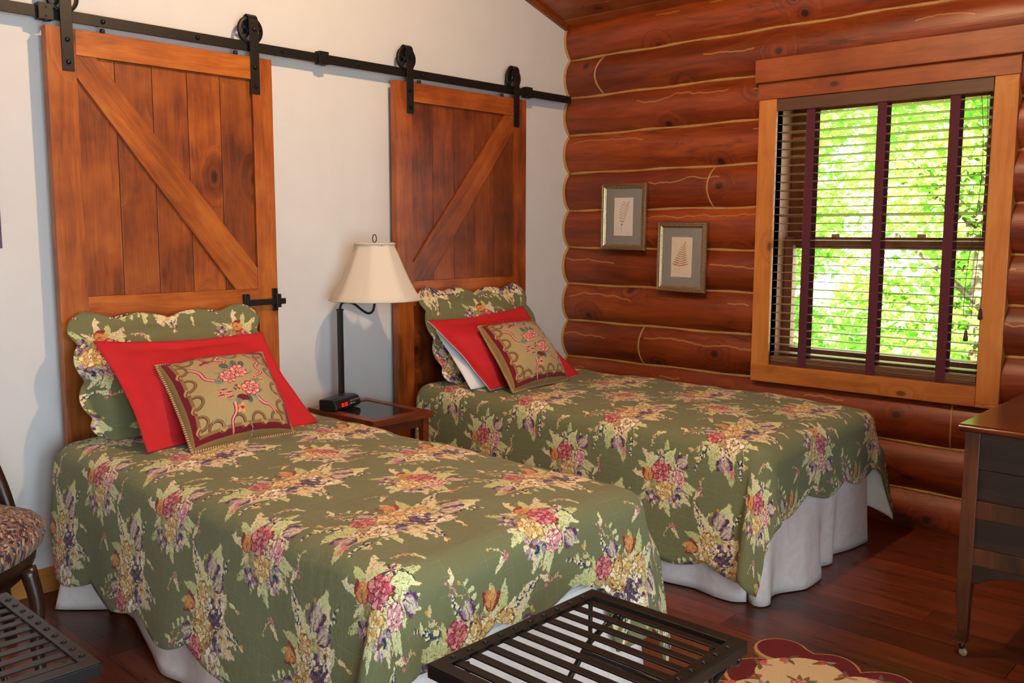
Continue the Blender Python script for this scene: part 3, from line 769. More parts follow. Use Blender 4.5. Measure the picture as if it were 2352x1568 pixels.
# ---- window_1 : casing, sashes, panes
win = bpy.data.objects.new('window_1', None); COL.objects.link(win); win.location = (4.2, -1.82, .68); struct(win)
def wb(name, mat, boxes, bevel=.003):
    m = MB()
    for i, b_ in enumerate(boxes):
        b_ = list(b_); b_[0] -= 4.2; b_[1] -= 4.2; b_[2] += 1.82; b_[3] += 1.82; b_[4] -= .68; b_[5] -= .68
        box(m, *b_, var=.13*i+.05)
    return m.build(name, mat, win, bevel)
CX0, CX1 = 4.182, 4.235                  # casing depth
wb('casing_side', M['trim_wood_z'], [(CX0, CX1+.02, -1.335, -1.243, .66, 1.965)])
wb('casing_side', M['trim_wood_z'], [(CX0, CX1+.02, -2.395, -2.302, .60, 1.965)])
wb('window_sill', M['trim_wood_y'], [(CX0-.002, CX1+.02, -2.302, -1.243, .585, .672), (CX0-.002, CX1+.02, -2.397, -2.302, .585, .60)])
wb('window_header', M['header_wood'], [(CX0-.002, CX1+.02, -2.40, -1.235, 1.965, 2.045), (CX0-.022, CX1+.02, -2.41, -1.228, 2.045, 2.155)])
wb('window_jamb', M['sash_wood'], [(4.2, 4.46, -1.335, -1.325, .672, 1.965), (4.2, 4.46, -2.315, -2.303, .672, 1.965), (4.2, 4.46, -2.31, -1.33, 1.965, 1.98), (4.2, 4.46, -2.31, -1.33, .665, .678)], .001)
def sash(x0, x1, ya, yb, za, zb, st, tr, br):
    m = MB()
    q = lambda a,b,c,d,e,f,v: box(m, a-4.2, b-4.2, c+1.82, d+1.82, e-.68, f-.68, v)
    q(x0, x1, ya-st, ya, za, zb, .1); q(x0, x1, yb, yb+st, za, zb, .3); q(x0, x1, yb+st, ya-st, zb-tr, zb, .5); q(x0, x1, yb+st, ya-st, za, za+br, .7)
    s_ = m.build('sash', M['sash_wood'], win, .003)
    m = MB(); xm = (x0+x1)/2; q(xm-.002, xm+.002, yb+st, ya-st, za+br, zb-tr, 0); g = m.build('window_pane', M['pane'], s_)
    return s_
sash(4.365, 4.40, -1.335, -2.305, 1.25, 1.965, .070, .05, .045)
sash(4.322, 4.357, -1.335, -2.305, .678, 1.305, .045, .04, .075)
for (a, b_) in ((-1.62, -1.58), (-2.02, -1.98)): m = MB(); box(m, .112, .124, a+1.82, b_+1.82, .622, .64); m.build('sash_lock', M['brass'], win, .002)

# ---- window blind
bl = thing('window_blind', 'dark brown wooden slat blind with three maroon tapes over the window', 'blind', (4.23, -1.82, .70))
def lb(name, mat, boxes, bevel=.001, par=None):
    m = MB()
    for i, b_ in enumerate(boxes):
        b_ = list(b_); b_[0] -= 4.23; b_[1] -= 4.23; b_[2] += 1.82; b_[3] += 1.82; b_[4] -= .70; b_[5] -= .70
        box(m, *b_, var=.17*i)
    return m.build(name, mat, par or bl, bevel)
lb('valance', M['blind_wood'], [(4.186, 4.194, -2.299, -1.337, 1.905, 1.964), (4.194, 4.25, -2.299, -1.337, 1.93, 1.964)], .003)
m = MB(); NS = 30; zt, zb = 1.885, .735
for i in range(NS):
    z = zb + (zt-zb)*i/(NS-1) + random.uniform(-.0015, .0015) - .70; tl = random.uniform(-.05, .02)
    if i in (17,): tl = -.16
    y0, y1 = -.475, .478; hw = .031
    dz = math.sin(tl)*hw; cx = -.004
    prof = [(cx-hw, z-dz-.0013), (cx, z-.0013+.0014), (cx+hw, z+dz-.0013), (cx+hw, z+dz+.0013), (cx, z+.0013+.0014), (cx-hw, z-dz+.0013)]
    prism(m, prof, 1, y0, y1, random.random())
# stacked slats at the bottom
for i in range(4): box(m, -.033, .016, -.475, .478, -.008 + .0065*i, -.004 + .0065*i, random.random())
m.build('slats', M['slat_wood'], bl)
lb('bottom_rail', M['blind_wood'], [(4.196, 4.248, -2.297, -1.342, .676, .690)], .003)
M['tape'] = plain('maroon_tape', srgb(84,28,44), .85, 0, .12, 90)
for yy in (-1.507, -1.841, -2.150):
    m = MB(); 
    box(m, -.0365, -.0352, yy+1.82-.0205, yy+1.82+.0205, -.024, 1.21)
    box(m, .0192, .0205, yy+1.82-.0205, yy+1.82+.0205, -.024, 1.21)
    box(m, -.0365, .0205, yy+1.82-.0205, yy+1.82+.0205, -.026, -.0245)
    m.build('ladder_tape', M['tape'], bl)
M['cord'] = plain('brown_cord', srgb(70,40,44), .8)
m = MB(); tube(m, [(-.05, -.435-.02*math.sin(i*.3), 1.20 - i*.055) for i in range(18)], .0013, 5); tube(m, [(-.05, -.458-.012*math.sin(i*.25), 1.20 - i*.055) for i in range(18)], .0013, 5)
m.build('pull_cord', M['cord'], bl)
m = MB(); lathe(m, [(.001, .05), (.006, .045), (.009, .02), (.011, .006), (.007, 0)], (-.05, -.43, .165), 12); m.build('cord_tassel', M['blind_wood'], bl)
m = MB(); tube(m, [(-.05, -.482, 1.18 - i*.08) for i in range(12)], .0012, 5); lathe(m, [(.001, .05), (.006, .045), (.009, .02), (.011, .006), (.007, 0)], (-.05, -.482, .26), 12); m.build('tilt_cord', M['cord'], bl)

# ------------------------------------------------------------------ barn doors, track and hangers
DY0, DY1 = -.080, -.042                   # front / back of the door slab
def barn_door(x0, x1, label, wk, flip):
    d = thing('barn_door', label, 'door', ((x0+x1)/2, -.061, .015)); ox, oy, oz = (x0+x1)/2, -.061, .015
    V, Hh = M[wk], M[wk+'_h']
    def pc(name, mat, pr, a, b_, var, bev=.0015):
        m = MB(); prism(m, [(px-ox, pz-oz) for px, pz in pr], 1, a-oy, b_-oy, var); return m.build(name, mat, d, bev)
    R = lambda a, b_, c, e: [(a, c), (b_, c), (b_, e), (a, e)]
    xi0, xi1 = x0+.1, x1-.092
    pc('stile', V, R(x0, xi0, .015, 2.033), DY0, DY1, .21); pc('stile', V, R(xi1, x1, .015, 2.033), DY0, DY1, .64)
    pc('rail', Hh, R(xi0, xi1, 1.943, 2.033), DY0, DY1, .37); pc('rail', Hh, R(xi0, xi1, .965, 1.087), DY0, DY1, .82); pc('rail', Hh, R(xi0, xi1, .015, .16), DY0, DY1, .12)
    m = MB(); n = 5; w = (xi1-xi0)/n
    for (za, zb_) in ((1.087, 1.943), (.16, .965)):
        for i in range(n):
            box(m, xi0+w*i+.0012-ox, xi0+w*(i+1)-.0012-ox, DY0+.014-oy, DY1-.004-oy, za-oz, zb_-oz, random.random())
    m.build('plank_panel', M[wk+'_p'], d, .0012)
    # diagonal brace
    if not flip: br = [(xi0, 1.943), (xi0+.072, 1.943), (xi1, 1.172), (xi1, 1.087), (xi1-.105, 1.087), (xi0, 1.868)]
    else: br = [(xi1, 1.943), (xi1-.072, 1.943), (xi0, 1.172), (xi0, 1.087), (xi0+.105, 1.087), (xi1, 1.868)]
    A = math.atan2(1.943-1.172, -(xi1-xi0-.072)) if not flip else math.atan2(1.943-1.172, xi1-xi0-.072)
    # built in its own rotated frame so the grain follows the brace
    c0 = Vector(((xi0+xi1)/2, 0, 1.515)); rot = A - PI/2
    m = MB(); pl = []
    for px, pz in br:
        dx, dz = px-c0.x, pz-c0.z; ca, sa = math.cos(-rot), math.sin(-rot); pl.append((dx*ca-dz*sa, dx*sa+dz*ca))
    if flip: pl = pl[::-1]
    prism(m, pl, 1, DY0+.003-oy, DY0+.016-oy, .47 if flip else .9)
    b = m.build('brace', V, d, .0015); b.location = (c0.x-ox, 0, c0.z-oz); b.rotation_euler = (0, -rot, 0)
    return d
d1 = barn_door(1.295, 2.190, 'honey stained sliding barn door with a black latch, at the left', 'door_wood', False)
d2 = barn_door(2.855, 3.772, 'darker sliding barn door next to the log wall, no latch', 'door2_wood', True)
M['holew'] = M['iron']
def hanger(par, cx, first=[]):
    ox, oy, oz = par.location
    if first:
        h = copy_tree(first[0], par); h.location = (cx-ox, -.0, 0); return h
    m = MB(); w = .0205
    # strap: up the face, over the wheel, down behind
    path = [(-.0845, 1.885)]
    path += [(-.0845, 2.15)]
    for i in range(9):
        a = PI*i/8; path.append((-.056 - .0285*math.cos(a), 2.17 + .036*math.sin(a)))
    path += [(-.0275, 2.13)]
    th = .005; outer = []; inner = []
    for i, (y, z) in enumerate(path):
        a = path[max(0, i-1)]; b_ = path[min(len(path)-1, i+1)]; dy, dz = b_[0]-a[0], b_[1]-a[1]; l = math.hypot(dy, dz)
        outer.append((y, z)); inner.append((y + dz/l*th, z - dy/l*th))
    vs = []; fs = []; n = len(path)
    for xs in (-w, w):
        for (y, z) in outer: vs.append((xs, y-oy, z-oz))
        for (y, z) in inner: vs.append((xs, y-oy, z-oz))
    for i in range(n-1):
        fs += [(i, i+1, 2*n+i+1, 2*n+i), (n+i+1, n+i, 3*n+i, 3*n+i+1), (i+1, i, n+i, n+i+1), (2*n+i, 2*n+i+1, 3*n+i+1, 3*n+i)]
    fs += [(0, 2*n, 3*n, n), (n-1, 2*n-1, 4*n-1, 3*n-1)]
    m.add(vs, fs)
    h = m.build('hanger_strap', M['iron'], par, .0008); h.location = (cx-ox, 0, 0)
    m = MB(); wc = (0, -.062-oy, 2.143-oz); R = .0575
    lathe(m, [(R-.012, 0), (R-.003, 0), (R, .004), (R-.004, .008), (R, .012), (R-.003, .016), (R-.012, .016), (R-.012, 0)], wc, 36, axis=1, cap=False)
    lathe(m, [(.014, .001), (.014, .015)], wc, 16, axis=1)
    for k in range(5):
        a = 2*PI*k/5 + .3; c, s_ = math.cos(a), math.sin(a); hw = .005
        vs = []
        for yy in (.004, .012):
            for (q, sgn) in ((.012, -1), (.012, 1), (R-.01, 1), (R-.01, -1)): vs.append((c*q - s_*hw*sgn, wc[1]+yy, wc[2] + s_*q + c*hw*sgn))
        m.add(vs, [(0,1,2,3), (7,6,5,4), (0,4,5,1), (1,5,6,2), (2,6,7,3), (3,7,4,0)])
    m.build('wheel', M['iron'], h)
    for z in (1.915, 1.992, 2.143):
        m = MB(); lathe(m, [(.0085, 0), (.0085, -.004), (.006, -.0075), (.001, -.009)], (0, -.0845-oy, z-oz), 8, axis=1, smooth=False); m.build('bolt', M['bolt'], h)
    first.append(h); return h
hanger(d1, 1.366); hanger(d1, 2.110); hanger(d2, 2.945); hanger(d2, 3.692)
# latch on door 1
ox, oy, oz = d1.location
m = MB(); tube(m, [(2.03-ox, -.094-oy, 1.03-oz), (2.12-ox, -.094-oy, 1.03-oz)], .008, 10); box(m, 2.03-ox, 2.215-ox, -.104-oy, -.09-oy, 1.018-oz, 1.042-oz)
box(m, 2.165-ox, 2.187-ox, -.112-oy, -.08-oy, 1.005-oz, 1.062-oz); box(m, 2.160-ox, 2.187-ox, -.086-oy, -.08-oy, .99-oz, 1.085-oz); box(m, 2.02-ox, 2.045-ox, -.1-oy, -.08-oy, 1.018-oz, 1.066-oz)
lt = m.build('latch', M['iron'], d1, .002)
for z in (1.0, 1.075): m = MB(); lathe(m, [(.005, 0), (.005, -.003), (.001, -.004)], (2.174-ox, -.086-oy, z-oz), 8, axis=1); m.build('screw', M['bolt'], lt)
# small anti-jump discs on the door tops
for d, xs in ((d1, (1.50, 2.035)), (d2, (3.02, 3.60))):
    for x_ in xs:
        m = MB(); lathe(m, [(.009, 0), (.009, .014), (.007, .018)], (x_-d.location.x, .0, 2.033-d.location.z), 12); m.build('anti_jump_disc', M['iron'], d)

tr = thing('sliding_door_track', 'long flat black iron track bolted across the white wall', 'door rail', (2.4, -.05, 2.058))
m = MB(); box(m, -2.0, 1.782, -.0065, .0, 0, .040); m.build('track_bar', M['iron'], tr, .0012)
for x_ in (.75, 1.506, 1.875, 2.26, 2.655, 3.05, 3.42, 3.86):
    m = MB(); lathe(m, [(.0085, 0), (.0085, -.004), (.005, -.007), (.001, -.0075)], (x_-2.4, -.0065, .020), 10, axis=1)
    lathe(m, [(.011, .0), (.011, .05)], (x_-2.4, 0, .020), 12, axis=1); m.build('standoff_bolt', M['bolt'], tr)
for i, x_ in enumerate((1.304, 2.462, 3.808)):
    m = MB(); box(m, -.025, .025, -.022, -.0065, -.006, .049); box(m, -.025, .025, .001, .014, -.006, .049); box(m, -.025, .025, -.012, .008, .0405, .049)
    lathe(m, [(.011, 0), (.011, -.005)], (0, -.012, -.006), 12)
    lathe(m, [(.004, 0), (.004, -.002)], (0, -.022, .036), 8, axis=1); lathe(m, [(.004, 0), (.004, -.002)], (0, -.022, .006), 8, axis=1)
    o = m.build('stop_block', M['iron'], tr, .0012); o.location = (x_-2.4, 0, 0)

# ------------------------------------------------------------------ beds, quilts
def bed(x0, x1, yh, yf, label):
    b = thing('bed', label, 'bed', ((x0+x1)/2, (yh+yf)/2, 0)); ox, oy, _ = b.location
    m = MB(); box(m, x0+.02-ox, x1-.02-ox, yf+.03-oy, yh-.02-oy, .36, .575); m.build('mattress', M['mattress'], b, .04, 4)
    m = MB(); box(m, x0+.03-ox, x1-.03-ox, yf+.04-oy, yh-.03-oy, .18, .36); m.build('box_spring', M['mattress'], b, .015)
    for sx in (x0+.12, x1-.12):
        for sy in (yf+.15, yh-.15): m = MB(); lathe(m, [(.022, 0), (.022, .18)], (sx-ox, sy-oy, 0), 12); m.build('leg', M['iron'], b)
    return b
def skirt(b, path_top, path_bot, zt=.34, folds=None):
    """gathered bed skirt: ruled from the box spring edge to the floor, with soft folds"""
    ox, oy, _ = b.location; m = MB(); nz = 12
    n = len(path_bot); rows = []
    for j in range(nz+1):
        t = j/nz; row = []
        for i in range(n):
            a, c = path_top[i], path_bot[i]; q = t**1.15
            x = a[0]*(1-q)+c[0]*q; y = a[1]*(1-q)+c[1]*q; z = zt*(1-t) + (c[2] if len(c) > 2 else .004)*t
            row.append((x-ox, y-oy, z))
        rows.append(row)
    grid(m, rows, n, nz+1)
    o = m.build('bed_skirt', M['skirt'], b, solid=.002); return o
def densify(P, step=.012):
    out = []
    for i in range(len(P)-1):
        a, b_ = P[i], P[i+1]; l = math.dist(a[:2], b_[:2]); k = max(1, int(l/step))
        for j in range(k): out.append(tuple(a[q]+(b_[q]-a[q])*j/k for q in range(len(a))))
    out.append(P[-1]); return out
def smooth_path(P, it=3):
    P = [list(p) for p in P]
    for _ in range(it):
        Q = [p[:] for p in P]
        for i in range(1, len(P)-1):
            for q in range(len(P[0])): Q[i][q] = (P[i-1][q] + 2*P[i][q] + P[i+1][q])/4
        P = Q
    return P
def make_skirt(b, pairs, smooth=4):
    """pairs: (top x, top y, floor x, floor y, floor z)"""
    D = smooth_path(densify([(p[0], p[1], p[2], p[3], p[4]) for p in pairs]), smooth)
    skirt(b, [(p[0], p[1]) for p in D], [(p[2], p[3], p[4]) for p in D])

def quilt(name, label, x0, x1, yh, yf, zt, dl, dr, df, seed, uo, vo, flareF=.05, corner=(.05, .05), splitR=0, tail=0):
    rnd = random.Random(seed); r = .075
    xi0, xi1, yi = x0+r, x1-r, yf+r
    NX, NY = 46, 86; ox, oy = (x0+x1)/2, (yh+yf)/2
    L = yh - yi
    ph = [rnd.uniform(0, 6) for _ in range(12)]
    def topz(x, y):
        u = (x-xi0)/(xi1-xi0); v = (yh-y)/L
        z = zt - .012*(abs(2*u-1)**3) - .010*sm(v, .9, 1.0)
        z += .0035*math.sin(9*x+ph[0]+2*y) + .003*math.sin(11*y+ph[1]) + .0022*math.sin(23*x-17*y+ph[2]) + .0016*math.sin(41*y+13*x+ph[3])
        z -= .10*sm(v, .035, -.06)**2
        return z
    m = MB(); V = []; U = []; Fc = []
    idx = {}
    for j in range(NY+1):
        for i in range(NX+1):
            x = xi0+(xi1-xi0)*i/NX; y = yh-L*j/NY
            idx[(i, j)] = len(V); V.append((x-ox, y-oy, topz(x, y))); U.append((x+uo, y+vo))
    for j in range(NY):
        for i in range(NX): Fc.append((idx[(i,j)], idx[(i,j+1)], idx[(i+1,j+1)], idx[(i+1,j)]))
    # perimeter: (base idx or point, direction angle, cloth direction)
    per = []
    for j in range(NY+1): per.append((idx[(0, j)], xi0, yh-L*j/NY, PI, 'L', (yh-L*j/NY)))
    NC = 22
    for k in range(1, NC): per.append((idx[(0, NY)], xi0, yi, PI + PI/2*k/NC, 'CL', k/NC))
    for i in range(NX+1): per.append((idx[(i, NY)], xi0+(xi1-xi0)*i/NX, yi, 1.5*PI, 'F', xi0+(xi1-xi0)*i/NX))
    for k in range(1, NC): per.append((idx[(NX, NY)], xi1, yi, 1.5*PI + PI/2*k/NC, 'CR', k/NC))
    for j in range(NY, -1, -1): per.append((idx[(NX, j)], xi1, yh-L*j/NY, 2*PI, 'R', (yh-L*j/NY)))
    def scal(q, per_, dep): return dep*(abs(math.sin(PI*q/per_))**.75)
    NR = 26; rings = []
    r2r = r*PI/2
    for n_, (bi, bx, by, th, kind, q) in enumerate(per):
        c, s_ = math.cos(th), math.sin(th)
        Ls, Rs, Fs = dl+r2r, dr+r2r, df+r2r
        if kind == 'L': H = Ls + scal(q-yh, .325, .05) - .10*sm(yh-q, .10, 0)**1
        elif kind == 'R': H = Rs + scal(q-yh, .325, .05)
        elif kind == 'F': H = Fs + scal(q-x0, .31, .042) + tail*sm(q, xi1-.17, xi1-.13)
        else:
            A, B = (Ls if kind == 'CL' else Rs), Fs + (tail if kind == 'CR' else 0)
            a_ = abs(c); b_ = abs(s_)
            H = min(A/max(a_, 1e-3), B/max(b_, 1e-3)) + .015*math.sin(q*PI*3)
            H = min(H, math.hypot(A, B) - .012)
        ring = [bi]
        for k in range(1, NR+1):
            d = H*k/NR
            if d < r2r: out = r*math.sin(d/r); dn = r*(1-math.cos(d/r))
            else:
                e = d-r2r; t = e/.42
                sl = .10 if kind in 'LR' else (.06 if kind == 'F' else .12)
                out = r + sl*e; dn = r + e*math.sqrt(1-sl*sl)
                amp = min(1, t)
                if kind in 'LR': out += amp*(.010*math.sin(7.3*q+ph[4]) + .007*math.sin(17*q+ph[5]+e*3))
                elif kind == 'F': out += amp*(.014*math.sin(9.7*q+ph[6]) + .010*math.sin(21*q+ph[7]+e*4) + flareF*sm(abs(q-(x0+x1)/2), .2, .48))
                else:
                    w = q if kind == 'CL' else 1-q          # 0 at side, 1 at foot
                    cf = corner[0] if kind == 'CL' else corner[1]
                    out += amp*(cf*math.sin(PI*w**.6)**.8 + .022*math.sin(w*PI*3.2+.6) + flareF*w**3 + .006*(1-w))
            if kind == 'CR' and d > r2r:
                # the far corner hangs square, its long point lying in the plane of the foot drop
                w = 1-q; t = (d-r2r)/.42; k_ = sm(t, 0, .35); o_ = r + .09*(d-r2r) + .012*math.sin(w*9)*min(1, t); E = o_ + corner[1]*t; wt = .35
                if w > wt: f_ = (1-w)/(1-wt); X_, Y_ = E*f_**.9, -o_ - .012*math.sin(PI*f_)*t
                else: f_ = w/wt; X_, Y_ = o_*(1-f_)+E*f_, -o_*f_
                px = bx + (c*out)*(1-k_) + X_*k_; py = by + (s_*out)*(1-k_) + Y_*k_
            else: px, py = bx + c*out, by + s_*out
            z = V[bi][2] - dn
            ring.append(len(V)); V.append((px-ox, py-oy, z)); U.append((bx + c*d + uo, by + s_*d + vo))
        rings.append(ring)
    for a in range(len(rings)-1):
        A, B = rings[a], rings[a+1]
        for k in range(NR):
            f = [A[k], A[k+1], B[k+1], B[k]]
            ff = []; 
            for w in f:
                if w not in ff: ff.append(w)
            Fc.append(tuple(ff))
    m.add(V, Fc, 0, 0, True); m.uv = U
    o = m.build(name, [M['quilt'], M['lining'], M['binding']])
    o.location = (ox, oy, 0)
    s = o.modifiers.new('solid', 'SOLIDIFY'); s.thickness = .009; s.offset = -1; s.material_offset = 1; s.material_offset_rim = 2
    tag(o, label, 'quilt'); return o

B1 = (1.195, 2.165, -.215, -2.03); B2 = (2.865, 3.845, -.20, -2.03)
b1 = bed(*B1, 'near single bed in front of the left barn door, with its white skirt')
b2 = bed(*B2, 'far single bed beside the log wall, with its white skirt')
q1 = quilt('quilt', 'green floral quilt with scalloped hem covering the near bed', B1[0]-.005, B1[1]+.005, B1[2], B1[3]-.005, .612, .325, .33, .118, 3, .06, .0, .03, (.075, .015), tail=.19)
q2 = quilt('quilt', 'green floral quilt draped over the far bed by the log wall', B2[0]-.005, B2[1]+.005, B2[2], B2[3]-.005, .612, .372, .36, .165, 8, .17, .09, .0, (.05, .075))
# skirts (top x, top y, floor x, floor y, floor z)
make_skirt(b1, [(2.13,-.235, 2.15,-.22, .004), (1.25,-.235, 1.19,-.20,.004), (1.22,-.245, 1.150,-.185,.004), (1.22,-.30, 1.25,-.29,.004), (1.22,-.38, 1.335,-.372,.004),
    (1.22,-.60, 1.30,-.55,.03), (1.22,-.86, 1.225,-.84,.02), (1.22,-.93, 1.20,-.93,.004), (1.22,-1.05, 1.225,-1.05,.004), (1.22,-1.2, 1.20,-1.2,.004), (1.22,-1.45, 1.235,-1.45,.004), (1.22,-1.7, 1.205,-1.7,.004),
    (1.22,-1.96, 1.20,-1.99,.004), (1.235,-2.0, 1.21,-2.03,.004), (1.30,-2.01, 1.30,-2.04,.004), (1.45,-2.01, 1.45,-2.02,.004), (1.6,-2.01, 1.62,-2.05,.004), (1.8,-2.01, 1.8,-2.02,.004), (2.0,-2.01, 2.0,-2.045,.004),
    (2.12,-2.01, 2.15,-2.035,.004), (2.14,-1.98, 2.17,-2.0,.004), (2.14,-1.7, 2.17,-1.7,.004), (2.14,-1.2, 2.15,-1.2,.004), (2.14,-.8, 2.17,-.8,.004), (2.14,-.3, 2.16,-.3,.004)])
make_skirt(b2, [(2.90,-.22, 2.88,-.22,.004), (2.895,-.6, 2.875,-.6,.004), (2.895,-1.0, 2.885,-1.0,.004), (2.895,-1.3, 2.865,-1.3,.004), (2.895,-1.45, 2.868,-1.47,.004), (2.895,-1.6, 2.862,-1.62,.004), (2.895,-1.72, 2.885,-1.74,.004),
    (2.895,-1.82, 2.862,-1.84,.004), (2.895,-1.90, 2.865,-1.915,.004), (2.91,-1.935, 2.90,-1.945,.004)])
make_skirt(b2, [(2.93,-1.93, 2.935,-1.925,.004), (2.91,-1.945, 2.882,-1.965,.004), (2.905,-1.975, 2.878,-2.005,.004), (2.93,-2.0, 2.925,-2.03,.004), (2.99,-2.01, 3.00,-1.985,.004), (3.06,-2.01, 3.05,-1.99,.004),
    (3.20,-2.01, 3.16,-2.05,.004), (3.30,-2.01, 3.32,-2.045,.004), (3.38,-2.01, 3.385,-1.97,.004), (3.42,-2.01, 3.43,-1.99,.004), (3.47,-2.01, 3.51,-2.015,.004), (3.50,-2.01, 3.525,-1.965,.004), (3.55,-2.01, 3.56,-1.95,.004), (3.68,-2.01, 3.70,-1.99,.004), (3.80,-2.01, 3.88,-2.005,.004), (3.81,-1.98, 3.87,-1.97,.004), (3.81,-1.7, 3.84,-1.7,.004), (3.81,-1.0, 3.83,-1.0,.004), (3.81,-.25, 3.83,-.25,.004)])

# ------------------------------------------------------------------ pillows
def pillow(name, TL, TR, BL, BR, th, matf, matb, label, cat, n=44, outline=None, flange=.0, uvf=None, sag=0.0, seed=1, back=.6, wr=.004, group=None, pow_=.5):
    """outline(u,v)->(du,dv) offset of the rim in 0..1 units; v: 0 bottom, 1 top"""
    TL, TR, BL, BR = map(Vector, (TL, TR, BL, BR)); c = (TL+TR+BL+BR)/4
    nrm = ((TR-TL).cross(TL-BL)).normalized()
    if nrm.y > 0: nrm = -nrm
    base = Vector((c.x, c.y, min(BL.z, BR.z)))
    W, H = (TR-TL).length, (TL-BL).length
    rnd = random.Random(seed); ph = [rnd.uniform(0, 6) for _ in range(8)]
    def P(u, v, side):
        uu, vv = u, v
        if outline: du, dv = outline(u, v); uu += du; vv += dv
        p = BL.lerp(BR, uu).lerp(TL.lerp(TR, uu), vv) if True else None
        fu, fv = flange/W, flange/H
        a = (u-fu)/(1-2*fu)*2-1; b_ = (v-fv)/(1-2*fv)*2-1
        if abs(a) < 1 and abs(b_) < 1: t = ((1-a**2)*(1-b_**2))**pow_*(1 - .25*a*a*b_*b_)
        else: t = 0
        w = wr*(math.sin(9*u+7*v+ph[0]) + math.sin(-13*u+15*v+ph[1]) + .6*math.sin(27*u+11*v+ph[2]))
        belly = 1 + .25*(0.5-v)
        k = (th*.62*t*belly + w*(.3+t)) if side > 0 else (-th*.38*back*t*belly + w*.3 - .004)
        if sag: k += sag*math.sin(PI*v)*(abs(2*u-1)**3)
        return p + nrm*k - base
    m = MB(); V = []; Fc = []; U = []; mi = []
    def vid(i, j, s_): return (j*(n+1)+i) if s_ > 0 else (n+1)*(n+1) + j*(n+1)+i
    for s_ in (1, -1):
        for j in range(n+1):
            for i in range(n+1):
                p = P(i/n, j/n, s_)
                V.append(tuple(p)); U.append(uvf(i/n, j/n, W, H) if uvf else (i/n, j/n))
    for j in range(n):
        for i in range(n):
            Fc.append((vid(i,j,1), vid(i+1,j,1), vid(i+1,j+1,1), vid(i,j+1,1))); mi.append(0)
            Fc.append((vid(i,j+1,-1), vid(i+1,j+1,-1), vid(i+1,j,-1), vid(i,j,-1))); mi.append(1)
    rim = [(i, 0) for i in range(n)] + [(n, j) for j in range(n)] + [(i, n) for i in range(n, 0, -1)] + [(0, j) for j in range(n, 0, -1)]
    for k in range(len(rim)):
        a = rim[k]; b_ = rim[(k+1) % len(rim)]
        Fc.append((vid(*b_, 1), vid(*a, 1), vid(*a, -1), vid(*b_, -1))); mi.append(2)
    m.v = V; m.f = Fc; m.var = [0]*len(V); m.mi = mi; m.sm = [True]*len(Fc); m.uv = U
    rm = M['binding'] if matb is M['lining'] else matb
    o = m.build(name, [matf, matb, rm]); o.location = base
    if label: tag(o, label, cat, group)
    rimp = [P(i/n, j/n, 1) - nrm*.002 for (i, j) in rim]
    return o, rimp, base

def scallop(u, v):
    """wavy rim of the quilted shams"""
    du = dv = 0
    f = .050*(abs(math.sin(PI*(u*3.6+.2)))**.8 - .6) + .02*math.cos(2*PI*u)
    g = .040*(abs(math.sin(PI*(v*3.4+.35)))**.8 - .6) + .012*math.sin(2*PI*v)
    dv += f*sm(v, .8, 1.0)
    du += -g*sm(u, .16, 0) + g*sm(u, .84, 1.0)
    cu = min(u, 1-u); cv = min(v, 1-v)
    if cu < .09 and cv < .14:
        k = (1-cu/.09)*(1-cv/.14)
        du += (.03*k if u < .5 else -.03*k); dv += (.05*k if v < .5 else -.05*k)
    return du, dv
def sham_uv(uo, vo): return lambda u, v, W, H: (u*W + uo, v*H + vo)
pillow('quilted_sham', (1.285,-.125,1.02), (2.055,-.125,1.018), (1.275,-.38,.61), (2.00,-.39,.61), .09, M['quilt'], M['lining'], 'green floral pillow sham with wavy rim propped on the near bed', 'pillow', outline=scallop, flange=.05, pow_=.7, uvf=sham_uv(.02, .03), seed=2)
pillow('quilted_sham', (2.925,-.125,1.045), (3.70,-.125,1.035), (2.90,-.38,.61), (3.64,-.39,.61), .09, M['quilt'], M['lining'], 'green floral pillow sham with wavy rim propped on the far bed', 'pillow', outline=scallop, flange=.05, pow_=.7, uvf=sham_uv(.32, .05), seed=5)
def red_out(u, v):
    du = dv = 0
    dv += -.045*math.sin(PI*u)*sm(v, .7, 1.0)
    dv += .02*math.sin(PI*u*2)*sm(v, .3, 0)
    du += .035*math.sin(PI*v)*sm(u, .3, 0) - .045*math.sin(PI*v)*sm(u, .7, 1)
    return du, dv
r1, _, _ = pillow('red_pillow', (1.312,-.30,.950), (1.975,-.30,.930), (1.325,-.645,.612), (1.998,-.63,.614), .12, M['red'], M['red'], 'plain red pillow on the near bed, behind the tapestry cushion', 'pillow', outline=red_out, flange=.045, seed=3, wr=.005, pow_=.8)
r2_, _, _ = pillow('red_pillow', (2.845,-.30,.915), (3.508,-.30,.945), (2.935,-.62,.612), (3.585,-.62,.614), .12, M['red'], M['white_cotton'], 'plain red pillow on the far bed, white insert showing at its left', 'pillow', outline=red_out, flange=.045, seed=4, wr=.005, pow_=.8)
